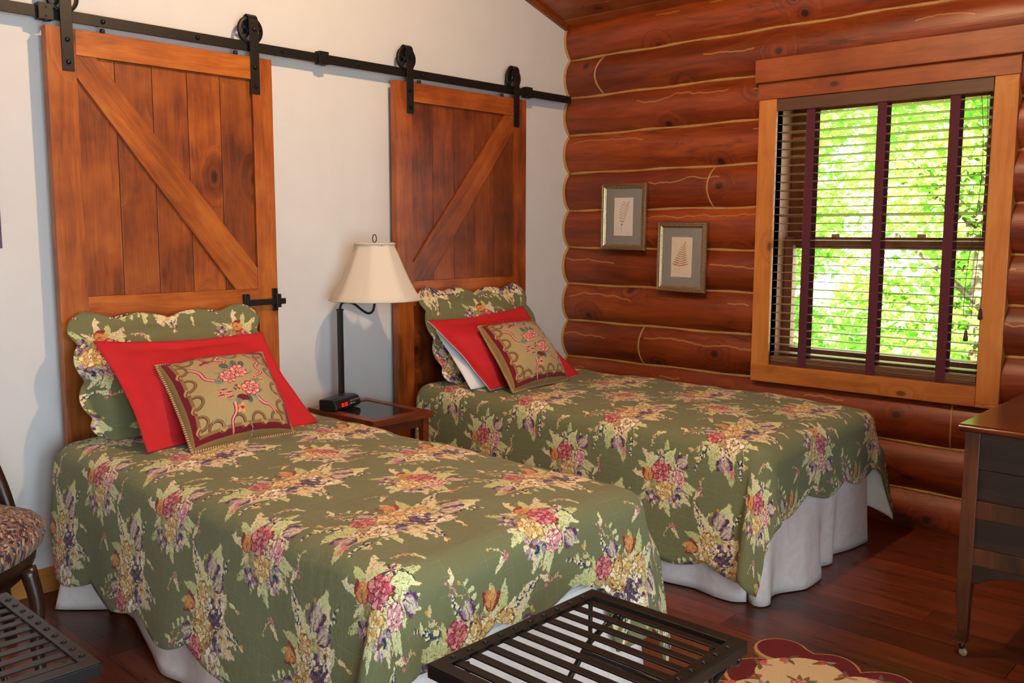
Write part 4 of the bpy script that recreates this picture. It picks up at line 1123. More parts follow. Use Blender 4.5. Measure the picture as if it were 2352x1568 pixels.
# white insert peeping out of the far red pillow's left end
def ins_out(u, v): return (.0, 0)
o, _, bs = pillow('pillow_insert', (2.935,-.262,.86), (3.40,-.262,.86), (2.892,-.545,.617), (3.42,-.55,.617), .045, M['white_cotton'], M['white_cotton'], None, None, n=24, seed=6, back=1.0)
o.parent = r2_; o.location = Vector(bs) - r2_.location + Vector((0, .0, 0))
def cush_out(u, v):
    du = dv = 0
    dv += -.02*math.sin(PI*u)*sm(v, .7, 1) + .02*math.sin(PI*u)*sm(v, .3, 0)
    du += .02*math.sin(PI*v)*sm(u, .3, 0) - .02*math.sin(PI*v)*sm(u, .7, 1)
    return du, dv
def cushion(TL, TR, BL, BR, label, seed):
    o, rim, base = pillow('tapestry_cushion', TL, TR, BL, BR, .15, M['tapestry'], M['tapback'], label, 'cushion', outline=cush_out, seed=seed, wr=.002, uvf=lambda u, v, W, H: (u, v), pow_=.42)
    m = MB(); n = len(rim); k = 8
    tube(m, rim, .0058, k, closed=True)
    uv = []; acc = 0
    for i in range(n):
        if i: acc += (Vector(rim[i])-Vector(rim[i-1])).length
        for q in range(k): uv.append((acc*.45, q/k*1.0))
    m.uv = uv; m.build('piping', M['rope'], o)
    return o
cushion((1.454,-.460,.866), (1.872,-.455,.872), (1.424,-.752,.614), (1.818,-.735,.614), 'square tapestry cushion with rose bouquet on the near bed', 12)
cushion((3.020,-.460,.886), (3.412,-.455,.888), (2.968,-.735,.614), (3.410,-.685,.614), 'square tapestry cushion with rose bouquet on the far bed', 15)

# ------------------------------------------------------------------ side table, lamp, clock
tb = thing('side_table', 'small reddish wood side table with dark glass top between the beds', 'table', (2.478, -.330, 0))
tx, ty = .165, .232
def tbx(name, mat, bs, bev=.002):
    m = MB()
    for i, b_ in enumerate(bs): box(m, *b_, var=.19*i)
    return m.build(name, mat, tb, bev)
tbx('top_frame', M['table_wood'], [(-tx, tx, -ty, -ty+.055, .525, .553), (-tx, tx, ty-.045, ty, .525, .553), (-tx, -tx+.045, -ty+.055, ty-.045, .525, .553), (tx-.035, tx, -ty+.055, ty-.045, .525, .553)])
m = MB(); box(m, -tx+.045, tx-.035, -ty+.055, ty-.045, .540, .5495); m.build('glass_inset', M['table_glass'], tb)
for sx in (-1, 1):
    for sy in (-1, 1):
        m = MB(); cx, cy = sx*(tx-.03), sy*(ty-.03); box(m, cx-.016, cx+.016, cy-.016, cy+.016, 0, .525, .3); m.build('leg', M['table_wood'], tb, .002)
tbx('apron', M['table_wood'], [(-tx+.04, tx-.04, ty-.036, ty-.024, .485, .525)]); tbx('apron', M['table_wood'], [(-tx+.04, tx-.04, -ty+.024, -ty+.036, .485, .525)])
tbx('lower_shelf', M['table_wood'], [(-tx+.02, tx-.02, -ty+.02, ty-.02, .15, .165)])

lp = thing('table_lamp', 'black iron table lamp with cream bell shade between the beds', 'lamp', (2.480, -.124, .553))
m = MB(); lathe(m, [(.030, 0), (.031, .005), (.028, .009), (.018, .013), (.012, .018)], (0,0,0), 28); m.build('lamp_base', M['iron'], lp)
m = MB(); box(m, -.0105, .0105, -.0105, .0105, .012, .424); box(m, -.0125, .0125, -.0125, .0125, .420, .428); m.build('pole', M['iron'], lp, .002)
# S-shaped arm, heading towards the camera's right along the shade
dirv = Vector((.62, -.785, 0)).normalized()
sx_ = .125
arm = []
ctrl = [(0, .42), (.0, .446), (.006, .455), (.02, .459), (.05, .459), (.066, .452), (.10, .424), (.125, .408), (.145, .410), (.160, .43), (.163, .46), (.163, .53)]
for a, z in ctrl: arm.append((dirv.x*a, dirv.y*a, z))
arm = [tuple(p) for p in smooth_path(densify([(p[0], p[1], p[2]) for p in arm], .006), 3)]
m = MB(); tube(m, arm, .0055, 10); m.build('arm', M['iron'], lp)
sc_ = Vector((dirv.x*.163, dirv.y*.163, 0))
m = MB(); NP = 8; prof = [(.216, .452), (.218, .458), (.206, .475), (.186, .505), (.160, .555), (.135, .61), (.112, .665), (.096, .70), (.094, .716), (.0925, .72)]
prof = [(r_*.94, .470 + (z-.452)*.95) for r_, z in prof]
n = 64; vs = []
for r_, z in prof:
    for k in range(n):
        a = 2*PI*k/n + .28; seg = (a % (2*PI/NP)) - PI/NP
        rr = r_*(math.cos(PI/NP)/math.cos(seg)*.75 + .25)*(1.0 if .46 < z < .705 else 1.0)
        vs.append((sc_.x + rr*math.cos(a), sc_.y + rr*math.sin(a), z))
fs = [(i*n+k, i*n+(k+1)%n, (i+1)*n+(k+1)%n, (i+1)*n+k) for i in range(len(prof)-1) for k in range(n)]
m.add(vs, fs, 0, 0, True)
shd = m.build('lamp_shade', M['shade'], lp); s = shd.modifiers.new('s', 'SOLIDIFY'); s.thickness = .0018
for (r_, z, w) in ((.0895, .7195, .003), (.204, .473, .0035)):
    m = MB(); tube(m, [(sc_.x + r_*math.cos(2*PI*k/48), sc_.y + r_*math.sin(2*PI*k/48), z) for k in range(48)], w, 8, closed=True); m.build('shade_trim', M['shade'], shd)
m = MB()
for k in range(3):
    a = 2*PI*k/3+.2; tube(m, [(sc_.x, sc_.y, .70), (sc_.x+.094*math.cos(a), sc_.y+.094*math.sin(a), .712)], .0015, 5)
tube(m, [(sc_.x, sc_.y, .52), (sc_.x, sc_.y, .715)], .004, 6)
m.build('spider', M['iron'], lp)
m = MB(); a_ = dirv
tube(m, [(sc_.x + .0085*math.cos(t)*a_.x, sc_.y + .0085*math.cos(t)*a_.y, .742+.018*math.sin(t)) for t in [2*PI*k/20 for k in range(20)]], .0022, 6, closed=True)
m.build('finial', M['iron'], lp)
m = MB(); lathe(m, [(.012, .52), (.014, .535), (.026, .57), (.03, .595), (.022, .625), (.008, .64)], (sc_.x, sc_.y, 0), 16); m.build('bulb', plain('bulb_glass', (.8,.8,.78,1), .2), lp)
# mains leads hanging behind the table
for (x_, nm, lab, mt) in ((2.437, 'power_cord', 'thin black cord hanging down behind the side table', M['plastic']), (2.505, 'power_cord', 'thin tan cord hanging down behind the side table', plain('tan_cord', srgb(190,150,90), .6))):
    m = MB(); tube(m, [(0, .004*math.sin(i*.7), -.028*i) for i in range(19)] , .0022, 6)
    tube(m, [(0, .0, 0), (0, -.03, .012), (0, -.05, .0)], .0022, 6)
    o = m.build(nm, mt); o.location = (x_, -.062, .535); tag(o, lab, 'cord')

ck = thing('clock_radio', 'black clock radio with red digits on the side table', 'clock', (2.400, -.222, .5535), .35)
m = MB(); cw, cdp, chh = .098, .044, .053
# body profile in (y,z): slanted rounded front
prof = [(-cdp+.006, .004), (-cdp, .012), (-cdp+.002, .030), (-cdp+.012, .046), (-cdp+.026, chh-.002), (-cdp+.034, chh), (cdp, chh-.003), (cdp, .004)]
prism(m, prof, 0, -cw, cw, 0); m.build('body', M['plastic'], ck, .004, 3)
m = MB(); box(m, -cw+.01, cw-.01, -cdp+.012, cdp-.01, 0, .006); m.build('foot', M['plastic'], ck)
m = MB(); vs = [(-.075, -cdp-.0008, .014), (.005, -cdp-.0008, .014), (.005, -cdp+.0035, .036), (-.075, -cdp+.0035, .036)]
vs = [(x_, y-.002, z) for x_, y, z in vs] + [(x_, y+.003, z) for x_, y, z in vs]
m.add(vs, [(0,1,2,3), (7,6,5,4), (0,4,5,1), (1,5,6,2), (2,6,7,3), (3,7,4,0)]); dsp = m.build('display', M['display'], ck)
# seven segment digits
SEG = {'0': 'abcdef', '1': 'bc', '2': 'abged', '3': 'abgcd', '8': 'abcdefg', ':': ':'}
m = MB(); xq = -.062
def seg_pt(u, w): return (u, -cdp-.0035+ w*.0043/.022, .014 + w)
def bar(u0, u1, w0, w1):
    a = [seg_pt(u0, w0), seg_pt(u1, w0), seg_pt(u1, w1), seg_pt(u0, w1)]; a2 = [(x_, y+.0015, z) for x_, y, z in a]
    m.add(a + a2, [(0,1,2,3), (7,6,5,4), (0,4,5,1), (1,5,6,2), (2,6,7,3), (3,7,4,0)])
for ch in '10:32':
    if ch == ':': bar(xq, xq+.002, .006, .008); bar(xq, xq+.002, .013, .015); xq += .0055; continue
    w, h0, h1, tt = .0085, .0035, .0185, .0019; mid = (h0+h1)/2
    R_ = {'a': (xq, xq+w, h1-tt, h1), 'g': (xq, xq+w, mid-tt/2, mid+tt/2), 'd': (xq, xq+w, h0, h0+tt), 'f': (xq, xq+tt, mid, h1), 'b': (xq+w-tt, xq+w, mid, h1), 'e': (xq, xq+tt, h0, mid), 'c': (xq+w-tt, xq+w, h0, mid)}
    for sgn in SEG[ch]: bar(*R_[sgn])
    xq += .0125
m.build('digits', M['led'], dsp)
m = MB()
for k in range(9): u = .014 + k*.0085; bar(u, u+.0035, .021, .0228)
bar(.014, .085, .0178, .0182); bar(.014, .020, .006, .012); bar(.024, .050, .0075, .0095)
m.build('dial_marks', M['dialprint'], ck)

# ------------------------------------------------------------------ luggage racks
def luggage_rack(label, loc, rz):
    rk = thing('luggage_rack', label, 'luggage rack', loc, rz, None)
    Lx, Wy, fw, ft = .252, .197, .030, .022; zt = .50; I = M['rackiron']
    m = MB()
    for s_ in (-1, 1):
        # riveted angle-iron side: flat top flange and vertical lip
        box(m, -Lx, Lx, s_*Wy-(fw if s_ > 0 else 0), s_*Wy+(fw if s_ < 0 else 0), zt-.004, zt)
        box(m, -Lx, Lx, s_*Wy-(.004 if s_ > 0 else 0), s_*Wy+(.004 if s_ < 0 else 0), zt-.028, zt-.004)
        box(m, s_*Lx-(fw if s_ > 0 else 0), s_*Lx+(fw if s_ < 0 else 0), -Wy+fw, Wy-fw, zt-.004, zt)
        box(m, s_*Lx-(.004 if s_ > 0 else 0), s_*Lx+(.004 if s_ < 0 else 0), -Wy+.004, Wy-.004, zt-.028, zt-.004)
    m.build('top_frame', I, rk, .001)
    n = 10
    m = MB()
    for k in range(n):
        x_ = -Lx+fw + (2*Lx-2*fw)*(k+.5)/n; box(m, x_-.0105, x_+.0105, -Wy+.006, Wy-.006, zt-.0085, zt-.0045)
    m.build('slats', I, rk, .0008)
    for k in range(n):
        x_ = -Lx+fw + (2*Lx-2*fw)*(k+.5)/n
        for s_ in (-1, 1): m = MB(); lathe(m, [(.0065, 0), (.006, .0018), (.003, .0032), (.0006, .0036)], (x_, s_*(Wy-fw/2), zt), 10); m.build('rivet', I, rk)
    # crossed legs with scrolled tops
    for s_ in (-1, 1):
        yl = s_*(Wy-.045)
        for q in (-1, 1):
            pts = [(-q*(Lx+.0), yl + q*.008, .0), (-q*(Lx-.03), yl + q*.008, .03), (q*(Lx-.06), yl + q*.008, .40), (q*(Lx+.012), yl + q*.008, .425), (q*(Lx+.042), yl+q*.008, .440)]
            for k in range(11):
                a = PI/2 - k*.52; rr = .0165 - k*.0006
                pts.append((q*(Lx+.052 + rr*math.cos(a)), yl + q*.008, .4265 + rr*math.sin(a)))
            m = MB(); tube(m, [tuple(p) for p in smooth_path(densify3(pts, .009), 2)], .0068, 8)
            lathe(m, [(.0095, -.008), (.0105, 0), (.0095, .008)], (q*(Lx+.018), yl+q*.008, .428), 10, axis=0)
            m.build('leg', I, rk)
    for (x_, z) in ((-.19, .07), (.19, .07), (0.0, .235), (.17, .39), (-.17, .39)): m = MB(); tube(m, [(x_, -Wy+.04, z), (x_, Wy-.04, z)], .006, 8); m.build('stretcher', I, rk)
    for (x_, y_) in ((-.19, -Wy+.02), (.19, -Wy+.02), (-.19, Wy-.02), (.19, Wy-.02)): m = MB(); tube(m, [(x_, y_*.86, .385), (x_, y_*.86, zt-.004)], .005, 8); m.build('hanger_rod', I, rk)
    return rk
def densify3(P, step):
    out = []
    for i in range(len(P)-1):
        a, b_ = P[i], P[i+1]; l = math.dist(a, b_); k = max(1, int(l/step))
        for j in range(k): out.append(tuple(a[q]+(b_[q]-a[q])*j/k for q in range(3)))
    out.append(P[-1]); return out
luggage_rack('black iron slatted luggage rack at the foot of the near bed', (1.353, -2.443, .0135), 0)
luggage_rack('black iron slatted luggage rack beside the upholstered chair, bottom left', (.497, -1.508, 0), PI/2)

# ------------------------------------------------------------------ dresser
dr = thing('dresser', 'dark wood dresser with casters at the right, beside the rug', 'dresser', (3.45, -2.89, 0))
ox, oy = 3.45, -2.89
X0, X1, Y0, Y1 = 2.968, 3.93, -3.14, -2.625      # body
def db(name, mat, bs, bev=.002, v0=.1):
    m = MB()
    for i, b_ in enumerate(bs):
        b_ = list(b_); b_[0] -= ox; b_[1] -= ox; b_[2] -= oy; b_[3] -= oy
        box(m, *b_, var=v0+.23*i)
    return m.build(name, mat, dr, bev)
m = MB(); tpp = [(X0-.028, .744), (X0-.032, .739), (X0-.026, .729), (X0-.010, .722), (X1+.010, .722), (X1+.026, .729), (X1+.032, .739), (X1+.028, .744), (X1+.02, .748), (X0-.02, .748)]
prism(m, [(p[0]-ox, p[1]) for p in tpp], 1, Y0-.02-oy, Y1+.014-oy, .3); m.build('top', M['dresser_top'], dr, .003)
def dleg(cx, cy, sx, sy):
    m = MB(); rows = []
    prof = [(.722, 0, .0215), (.30, 0, .0215), (.26, .000, .0215), (.20, -.002, .0195), (.14, .000, .0165), (.09, .003, .0145), (.068, .001, .0145), (.054, -.006, .017), (.045, -.012, .023)]
    for (z, d_, h) in prof: rows.append([(cx-d_*sx - h, cy+d_*sy*-1 - h, z), (cx-d_*sx + h, cy-d_*sy - h, z), (cx-d_*sx + h, cy-d_*sy + h, z), (cx-d_*sx - h, cy-d_*sy + h, z)])
    vs = [p for r_ in rows for p in r_]; fs = [(0,1,2,3)] + [(i*4+k, i*4+(k+1)%4, (i+1)*4+(k+1)%4, (i+1)*4+k) for i in range(len(rows)-1) for k in range(4)] + [tuple((len(rows)-1)*4+k for k in (3,2,1,0))]
    m.add([(a-ox, b_-oy, c) for a, b_, c in vs], fs, .4); lg = m.build('leg', M['dresser_wood'], dr, .002)
    m = MB(); lathe(m, [(.005, 0), (.009, -.012), (.006, -.022)], (cx-ox, cy-oy, .046), 10); m.build('caster_fork', M['iron'], lg)
    m = MB(); lathe(m, [(.008, -.007), (.0125, -.005), (.0125, .005), (.008, .007)], (cx+.004-ox, cy-.004-oy, .0125), 18, axis=0); m.build('caster_wheel', M['porcelain'], lg)
for cx, sx in ((X0+.0215, 1), (X1-.0215, -1)):
    for cy, sy in ((Y1-.0215, 1), (Y0+.0215, -1)): dleg(cx, cy, sx, sy)
for xs in (X0, X1-.03):
    db('side_panel', M['dresser_dark'], [(xs+.012, xs+.022, Y0+.04, Y1-.04, .607, .722), (xs+.012, xs+.022, Y0+.04, Y1-.04, .51, .605), (xs+.010, xs+.020, Y0+.04, Y1-.04, .361, .455)], .001)
    db('side_rail', M['dresser_wood'], [(xs+.003, xs+.026, Y0+.04, Y1-.04, .455, .51), (xs+.003, xs+.026, Y0+.04, Y1-.04, .307, .361)], .002, .33)
    m = MB(); pts = [(Y0+.04, .307), (Y0+.04, .245)]
    for i in range(13): t = i/12; pts.append((Y0+.06+(Y1-Y0-.12)*t, .25+.045*math.sin(PI*t)**.6))
    pts += [(Y1-.04, .245), (Y1-.04, .307)]
    prism(m, [(p[0]-oy, p[1]) for p in pts], 0, xs+.006-ox, xs+.022-ox, .7); m.build('apron', M['dresser_dark'], dr, .001)
db('carcass', M['dresser_dark'], [(X0+.022, X1-.022, Y0+.01, Y1-.02, .30, .72)])
for (za, zb_) in ((.60, .715), (.46, .59), (.31, .45)):
    m = MB(); box(m, X0+.05-ox, X1-.05-ox, Y1-.02-oy, Y1-.004-oy, za, zb_, .5); dw = m.build('drawer', M['dresser_wood'], dr, .003)
    for xk in (X0+.25, X1-.25):
        m = MB(); lathe(m, [(.006, 0), (.006, .01), (.014, .014), (.012, .022), (.003, .025)], (xk-ox, Y1-.004-oy, (za+zb_)/2), 14, axis=1); m.build('knob', M['brass'], dw)

# ------------------------------------------------------------------ chair (mostly outside the frame, left)
ch = thing('upholstered_chair', 'wooden side chair with floral tapestry seat at the left edge', 'chair', (.745, -.56, 0))
m = MB(); n = 40; rows = []
prof = [(.0, .525), (.10, .522), (.18, .508), (.235, .482), (.262, .45), (.268, .42), (.258, .395), (.235, .378)]
U = []; vs = []
for r_, z in prof:
    for k in range(n):
        a = 2*PI*k/n; q = r_*(1+.05*math.cos(4*a)); vs.append((q*math.cos(a)*1.0, q*math.sin(a)*.95, z + .006*math.sin(3*a+z*20))); U.append((q*math.cos(a)*(1+(.525-z)*2.5), q*math.sin(a)*(1+(.525-z)*2.5)))
fs = [(i*n+k, i*n+(k+1)%n, (i+1)*n+(k+1)%n, (i+1)*n+k) for i in range(len(prof)-1) for k in range(n)]
m.add(vs, [f[::-1] for f in fs], 0, 0, True); m.uv = U; m.build('seat', M['chairfab'], ch)
m = MB(); lathe(m, [(.19, .30), (.225, .33), (.24, .36), (.243, .385), (.2, .392)], (0, 0, 0), 32); m.build('seat_frame', M['chair_wood'], ch)
def cpath(pts): return [tuple(p) for p in smooth_path(densify3(pts, .02), 6)]
for s_ in (-1, 1):
    m = MB(); P_ = cpath([(s_*.17, -.17, .36), (s_*.19, -.19, .25), (s_*.175, -.18, .12), (s_*.19, -.2, 0)]); tube(m, P_, [.024 - .010*i/len(P_) for i in range(len(P_))], 10); m.build('leg', M['chair_wood'], ch)
    m = MB(); P_ = cpath([(s_*.20, .15, .40), (s_*.195, .16, .30), (s_*.21, .17, .18), (s_*.235, .21, 0)]); tube(m, P_, [.025 - .007*i/len(P_) for i in range(len(P_))], 10); m.build('leg', M['chair_wood'], ch)
m = MB()
bkp = [(-.235, .12, .40), (-.225, .15, .50), (-.205, .19, .60), (-.165, .225, .74), (-.10, .25, .86), (0, .26, .91), (.10, .25, .86), (.165, .225, .74), (.205, .19, .60), (.225, .15, .50), (.235, .12, .40)]
tube(m, cpath(bkp), .021, 10)
m.build('back_frame', M['chair_wood'], ch)
m = MB(); tube(m, [(0, .20, .45), (.03, .215, .56), (-.03, .23, .70), (0, .245, .84), (0, .255, .90)], .014, 8); m.build('back_splat', M['chair_wood'], ch)

for c_ in ch.children: c_.scale = (1, 1, 1.0)
# ------------------------------------------------------------------ rug
def rug():
    X_0, X_1, Y_0, Y_1 = 1.25, 2.60, -3.75, -2.22
    pts = []
    def edge(ax, ay, bx, by, n, nx, ny):
        for k in range(n):
            for i in range(12):
                t = (k+i/12)/n; b = math.sin(PI*i/12)**.75
                pts.append((ax+(bx-ax)*t + nx*b*.06, ay+(by-ay)*t + ny*b*.06))
    def lobe(cx, cy, a0):
        for i in range(16):
            a = a0 + 1.5*PI*i/15 - PI/4; pts.append((cx+.085*math.cos(a), cy+.085*math.sin(a)))
    edge(X_0+.1, Y_0, X_1-.1, Y_0, 6, 0, -1); lobe(X_1-.005, Y_0+.005, -PI/2)
    edge(X_1+.04, Y_0+.08, X_1+.04, Y_1-.08, 8, 1, 0); lobe(X_1+.015, Y_1-.005, 0)
    edge(X_1-.08, Y_1+.015, X_0+.08, Y_1+.015, 6, 0, 1); lobe(X_0, Y_1, PI/2)
    edge(X_0, Y_1-.1, X_0, Y_0+.1, 8, -1, 0); lobe(X_0, Y_0, PI)
    return pts, (X_0, X_1, Y_0, Y_1)
rp, (X_0, X_1, Y_0, Y_1) = rug()
WX, WY = 1.7, 1.9; rcx, rcy = (X_0+X_1)/2, (Y_0+Y_1)/2; K = 500
pt = Paint(int(WX*K), int(WY*K), (190,150,90), False, 11)
def rp2(s_, pts=rp): return [((rcx + (x_-rcx)*s_[0] - (rcx-WX/2))*K, (1-((rcy + (y-rcy)*s_[1]) - (rcy-WY/2))/WY)*WY*K) for x_, y in pts]
def inset(pts, d):
    out = []; n = len(pts)
    for i in range(n):
        a = pts[i-1]; b_ = pts[(i+1) % n]; dx, dy = b_[0]-a[0], b_[1]-a[1]; l = math.hypot(dx, dy) or 1
        out.append((pts[i][0]-dy/l*d, pts[i][1]+dx/l*d))
    return out
pt.poly(rp2((1,1)), (190,150,96)); pt.poly(rp2((1,1), inset(rp, .010)), (100,10,18))
xi0, xi1, yi0, yi1 = X_0+.04, X_1-.03, Y_0+.05, Y_1-.05
fld = []
def fe(ax, ay, bx, by, n, nx, ny):
    for k in range(n):
        for i in range(10):
            t = (k+i/10)/n; b = math.sin(PI*i/10)**.6; fld.append((ax+(bx-ax)*t+nx*b*.05, ay+(by-ay)*t+ny*b*.05))
fe(xi0, yi0, xi1, yi0, 7, 0, -1); fe(xi1, yi0, xi1, yi1, 8, 1, 0); fe(xi1, yi1, xi0, yi1, 7, 0, 1); fe(xi0, yi1, xi0, yi0, 8, -1, 0)
pt.poly(rp2((1,1), fld), (216,190,146))
for k, (x_, y) in enumerate(rp2((1,1), fld)[::5]):
    pt.blob(x_+pt.r.uniform(-8, 8), y+pt.r.uniform(-8, 8), 10, 7, .2, (204,92,84), 8, .2)
    for q in range(3): pt.leaf(x_, y, pt.r.uniform(0, 6.3), 24, 7, (104,94,54) if q else (170,128,140), None, None)
for k in range(46):
    x_, y = pt.r.uniform(120, WX*K-120), pt.r.uniform(110, WY*K-110)
    for q in range(6): pt.leaf(x_, y, pt.r.uniform(0, 6.3), 34, 8, (116,102,62), None, None)
    if k % 2: pt.rose(x_, y, 15, ((150,50,60), (206,110,100), (222,150,130), (236,190,160)))
    else: pt.blob(x_, y, 9, 8, 0, (176,120,130), 7, .2)
im = pt.image('rug_pattern')
t = NT('hooked_rug'); ti = t.n('ShaderNodeTexImage'); ti.image = im; t.l(t.coord('UV'), ti.inputs[0])
nz = t.noise(t.coord(), 500, 2); t.col(t.mix(1.0, ti.outputs[0], t.ramp(nz, [(.3, (.8,.8,.8,1)), (.7, (1.1,1.1,1.1,1))]), 'MULTIPLY')).rough(.95); t.bump(nz, .6, .004)
M['rug'] = t.m
m = MB(); n = len(rp); vs = [(x_-rcx, y-rcy, 0) for x_, y in rp] + [(x_-rcx, y-rcy, .010) for x_, y in rp] + [(x_-rcx, y-rcy, .013) for x_, y in inset(rp, .006)]
fs = [tuple(range(n))[::-1], tuple(range(2*n, 3*n))] + [(i, (i+1)%n, n+(i+1)%n, n+i) for i in range(n)] + [(n+i, n+(i+1)%n, 2*n+(i+1)%n, 2*n+i) for i in range(n)]
m.add(vs, fs); m.uv = [((v[0])/WX+.5, (v[1])/WY+.5) for v in vs]
o = m.build('scalloped_rug', M['rug']); o.location = (rcx, rcy, .0005); tag(o, 'cream floral rug with scalloped dark red border on the wood floor', 'rug')

# ------------------------------------------------------------------ framed ferns on the log wall
def picture(yc, zc, w, h, label, leafmat, papermat, kind, tilt):
    p = thing('picture_frame', label, 'picture', (4.180, yc, zc)); p.rotation_euler = (tilt, 0, 0)
    fw = .030
    # moulded frame: stepped profile, mitred
    prof = [(0, 0), (0, -.014), (.004, -.020), (.010, -.020), (.013, -.016), (.020, -.016), (.023, -.013), (.028, -.010), (fw, -.008), (fw, 0)]   # (inward, x)
    m = MB(); cs = [(-w/2, -h/2), (w/2, -h/2), (w/2, h/2), (-w/2, h/2)]; inn = [(1,1), (-1,1), (-1,-1), (1,-1)]
    n = len(prof); vs = []
    for (cy, cz), (iy, iz) in zip(cs, inn):
        for (d_, x_) in prof: vs.append((x_, cy+iy*d_, cz+iz*d_))
    fs = [(a*n+k, a*n+(k+1)%n, ((a+1)%4)*n+(k+1)%n, ((a+1)%4)*n+k) for a in range(4) for k in range(n)]
    m.add(vs, fs); m.build('frame', M['gilt'], p)
    m = MB(); box(m, -.006, -.003, -w/2+fw-.002, w/2-fw+.002, -h/2+fw-.002, h/2-fw+.002); mt = m.build('mount', M['mat_grey'], p)
    m = MB(); pw, ph_ = w*.42, h*.57; rr = random.Random(kind); pts = []
    for a, b_, nn in (((-pw/2, -ph_/2), (pw/2, -ph_/2), 12), ((pw/2, -ph_/2), (pw/2, ph_/2), 20), ((pw/2, ph_/2), (-pw/2, ph_/2), 12), ((-pw/2, ph_/2), (-pw/2, -ph_/2), 20)):
        for i in range(nn): t_ = i/nn; pts.append((a[0]+(b_[0]-a[0])*t_+rr.uniform(-.0007, .0007), a[1]+(b_[1]-a[1])*t_+rr.uniform(-.0007, .0007)))
    prism(m, pts, 0, -.0072, -.006); m.build('paper', papermat, p)
    # fern: stem and pinnae (screen-right is -y)
    m = MB(); X_ = -.0076
    def lf(y, z, ang, ln, wd):
        q = []; N_ = 9
        for i in range(N_): t_ = i/(N_-1); ww = wd*math.sin(PI*min(1, .08+.92*t_))**.8/2; q.append((ln*t_, ww))
        q2 = q + [(a, -b_) for a, b_ in q[::-1]]
        c, s_ = math.cos(ang), math.sin(ang)
        prism(m, [(y - (a*c-b_*s_), z + a*s_+b_*c) for a, b_ in q2], 0, X_, X_+.0004)
    def stem(t_):  # from bottom to top, bends right
        return (-(-.012 + .030*t_**1.8)*(w/.3), -ph_*.40 + ph_*.74*t_)
    for i in range(16):
        a = stem(i/16); b_ = stem((i+1)/16); dy, dz = b_[0]-a[0], b_[1]-a[1]; l = math.hypot(dy, dz); ww = .0007
        prism(m, [(a[0]+dz/l*ww, a[1]-dy/l*ww), (b_[0]+dz/l*ww, b_[1]-dy/l*ww), (b_[0]-dz/l*ww, b_[1]+dy/l*ww), (a[0]-dz/l*ww, a[1]+dy/l*ww)], 0, X_, X_+.0004)
    if kind == 1:
        for i in range(9):
            t_ = .24 + .74*i/8; y, z = stem(t_); ln = .026*math.sin(PI*(.22+.78*(1-i/8)))**.8+.003
            for s_, a0 in ((1, .6), (-1, PI-.6)):
                for q in (.4, .95): lf(y - math.cos(a0)*ln*q*.9*1, z+math.sin(a0)*ln*q*.9, a0+.2*s_, .0085, .0042)
    else:
        for i in range(11):
            t_ = .24 + .74*i/10; y, z = stem(t_); ln = .047*(1-i/10)**.8+.006
            for s_, a0 in ((1, .22+.04*i), (-1, PI-.22-.04*i)): lf(y, z, a0, ln*(1.05 if s_ > 0 else .95), .0062 - .0003*i)
        lf(*stem(.97), 1.1, .018, .004)
    m.build('fern_print', leafmat, p)
    m = MB(); s0 = (-pw*.18, -ph_*.43)
    tube(m, [(X_, s0[0]-i*.0018, s0[1]+.0016*math.sin(i*2.1)) for i in range(9 if kind == 1 else 6)], .0004, 4); m.build('signature', M['ink'], p)
    m = MB(); box(m, -.0092, -.0086, -w/2+fw-.003, w/2-fw+.003, -h/2+fw-.003, h/2-fw+.003); m.build('glass', M['pic_glass'], p)
    m = MB(); box(m, -.003, .0, -w/2+.004, w/2-.004, -h/2+.004, h/2-.004); m.build('backing', M['table_wood'], p)
    return p
picture(-.4455, 1.411, .302, .366, 'framed fern print nearer the corner, hanging higher on the log wall', M['fern_a'], M['paper'], 1, .012)
picture(-.8265, 1.196, .300, .368, 'framed golden fern print nearer the window, hanging lower', M['fern_b'], M['paper2'], 2, .012)
# sliver of a print on the white wall at the far left
pp = thing('picture_frame', 'edge of a purple print on the white wall at the left edge', 'picture', (.93, -.012, 1.5))
m = MB(); box(m, -.2, .205, -.012, .01, -.235, .25); m.build('frame', M['purple'], pp, .003)
m = MB(); box(m, -.17, .175, -.014, -.011, -.205, .22); m.build('print', M['paper'], pp)

# ------------------------------------------------------------------ ceiling lamp (above the frame) and daylight
LX, LY = 2.0, -1.78; LZ = CZ(LX)
cl = thing('ceiling_light', 'small flush ceiling light above the beds', 'ceiling light', (LX, LY, LZ-.005))
m = MB(); lathe(m, [(.07, 0), (.075, -.02), (.05, -.03)], (0,0,0), 28); m.build('housing', M['iron'], cl)
m = MB(); lathe(m, [(.045, -.03), (.05, -.05), (.035, -.075), (.01, -.085)], (0,0,0), 24); m.build('bulb_glass', emis('lamp_glow', (1,.72,.42,1), 3), cl)
ld = bpy.data.lights.new('ceiling_lamp', 'POINT'); lo = bpy.data.objects.new('ceiling_lamp', ld); COL.objects.link(lo)
lo.location = (LX, LY, LZ-.15); ld.energy = 142; ld.shadow_soft_size = .035; ld.color = (1, .68, .37)
lo.parent = None

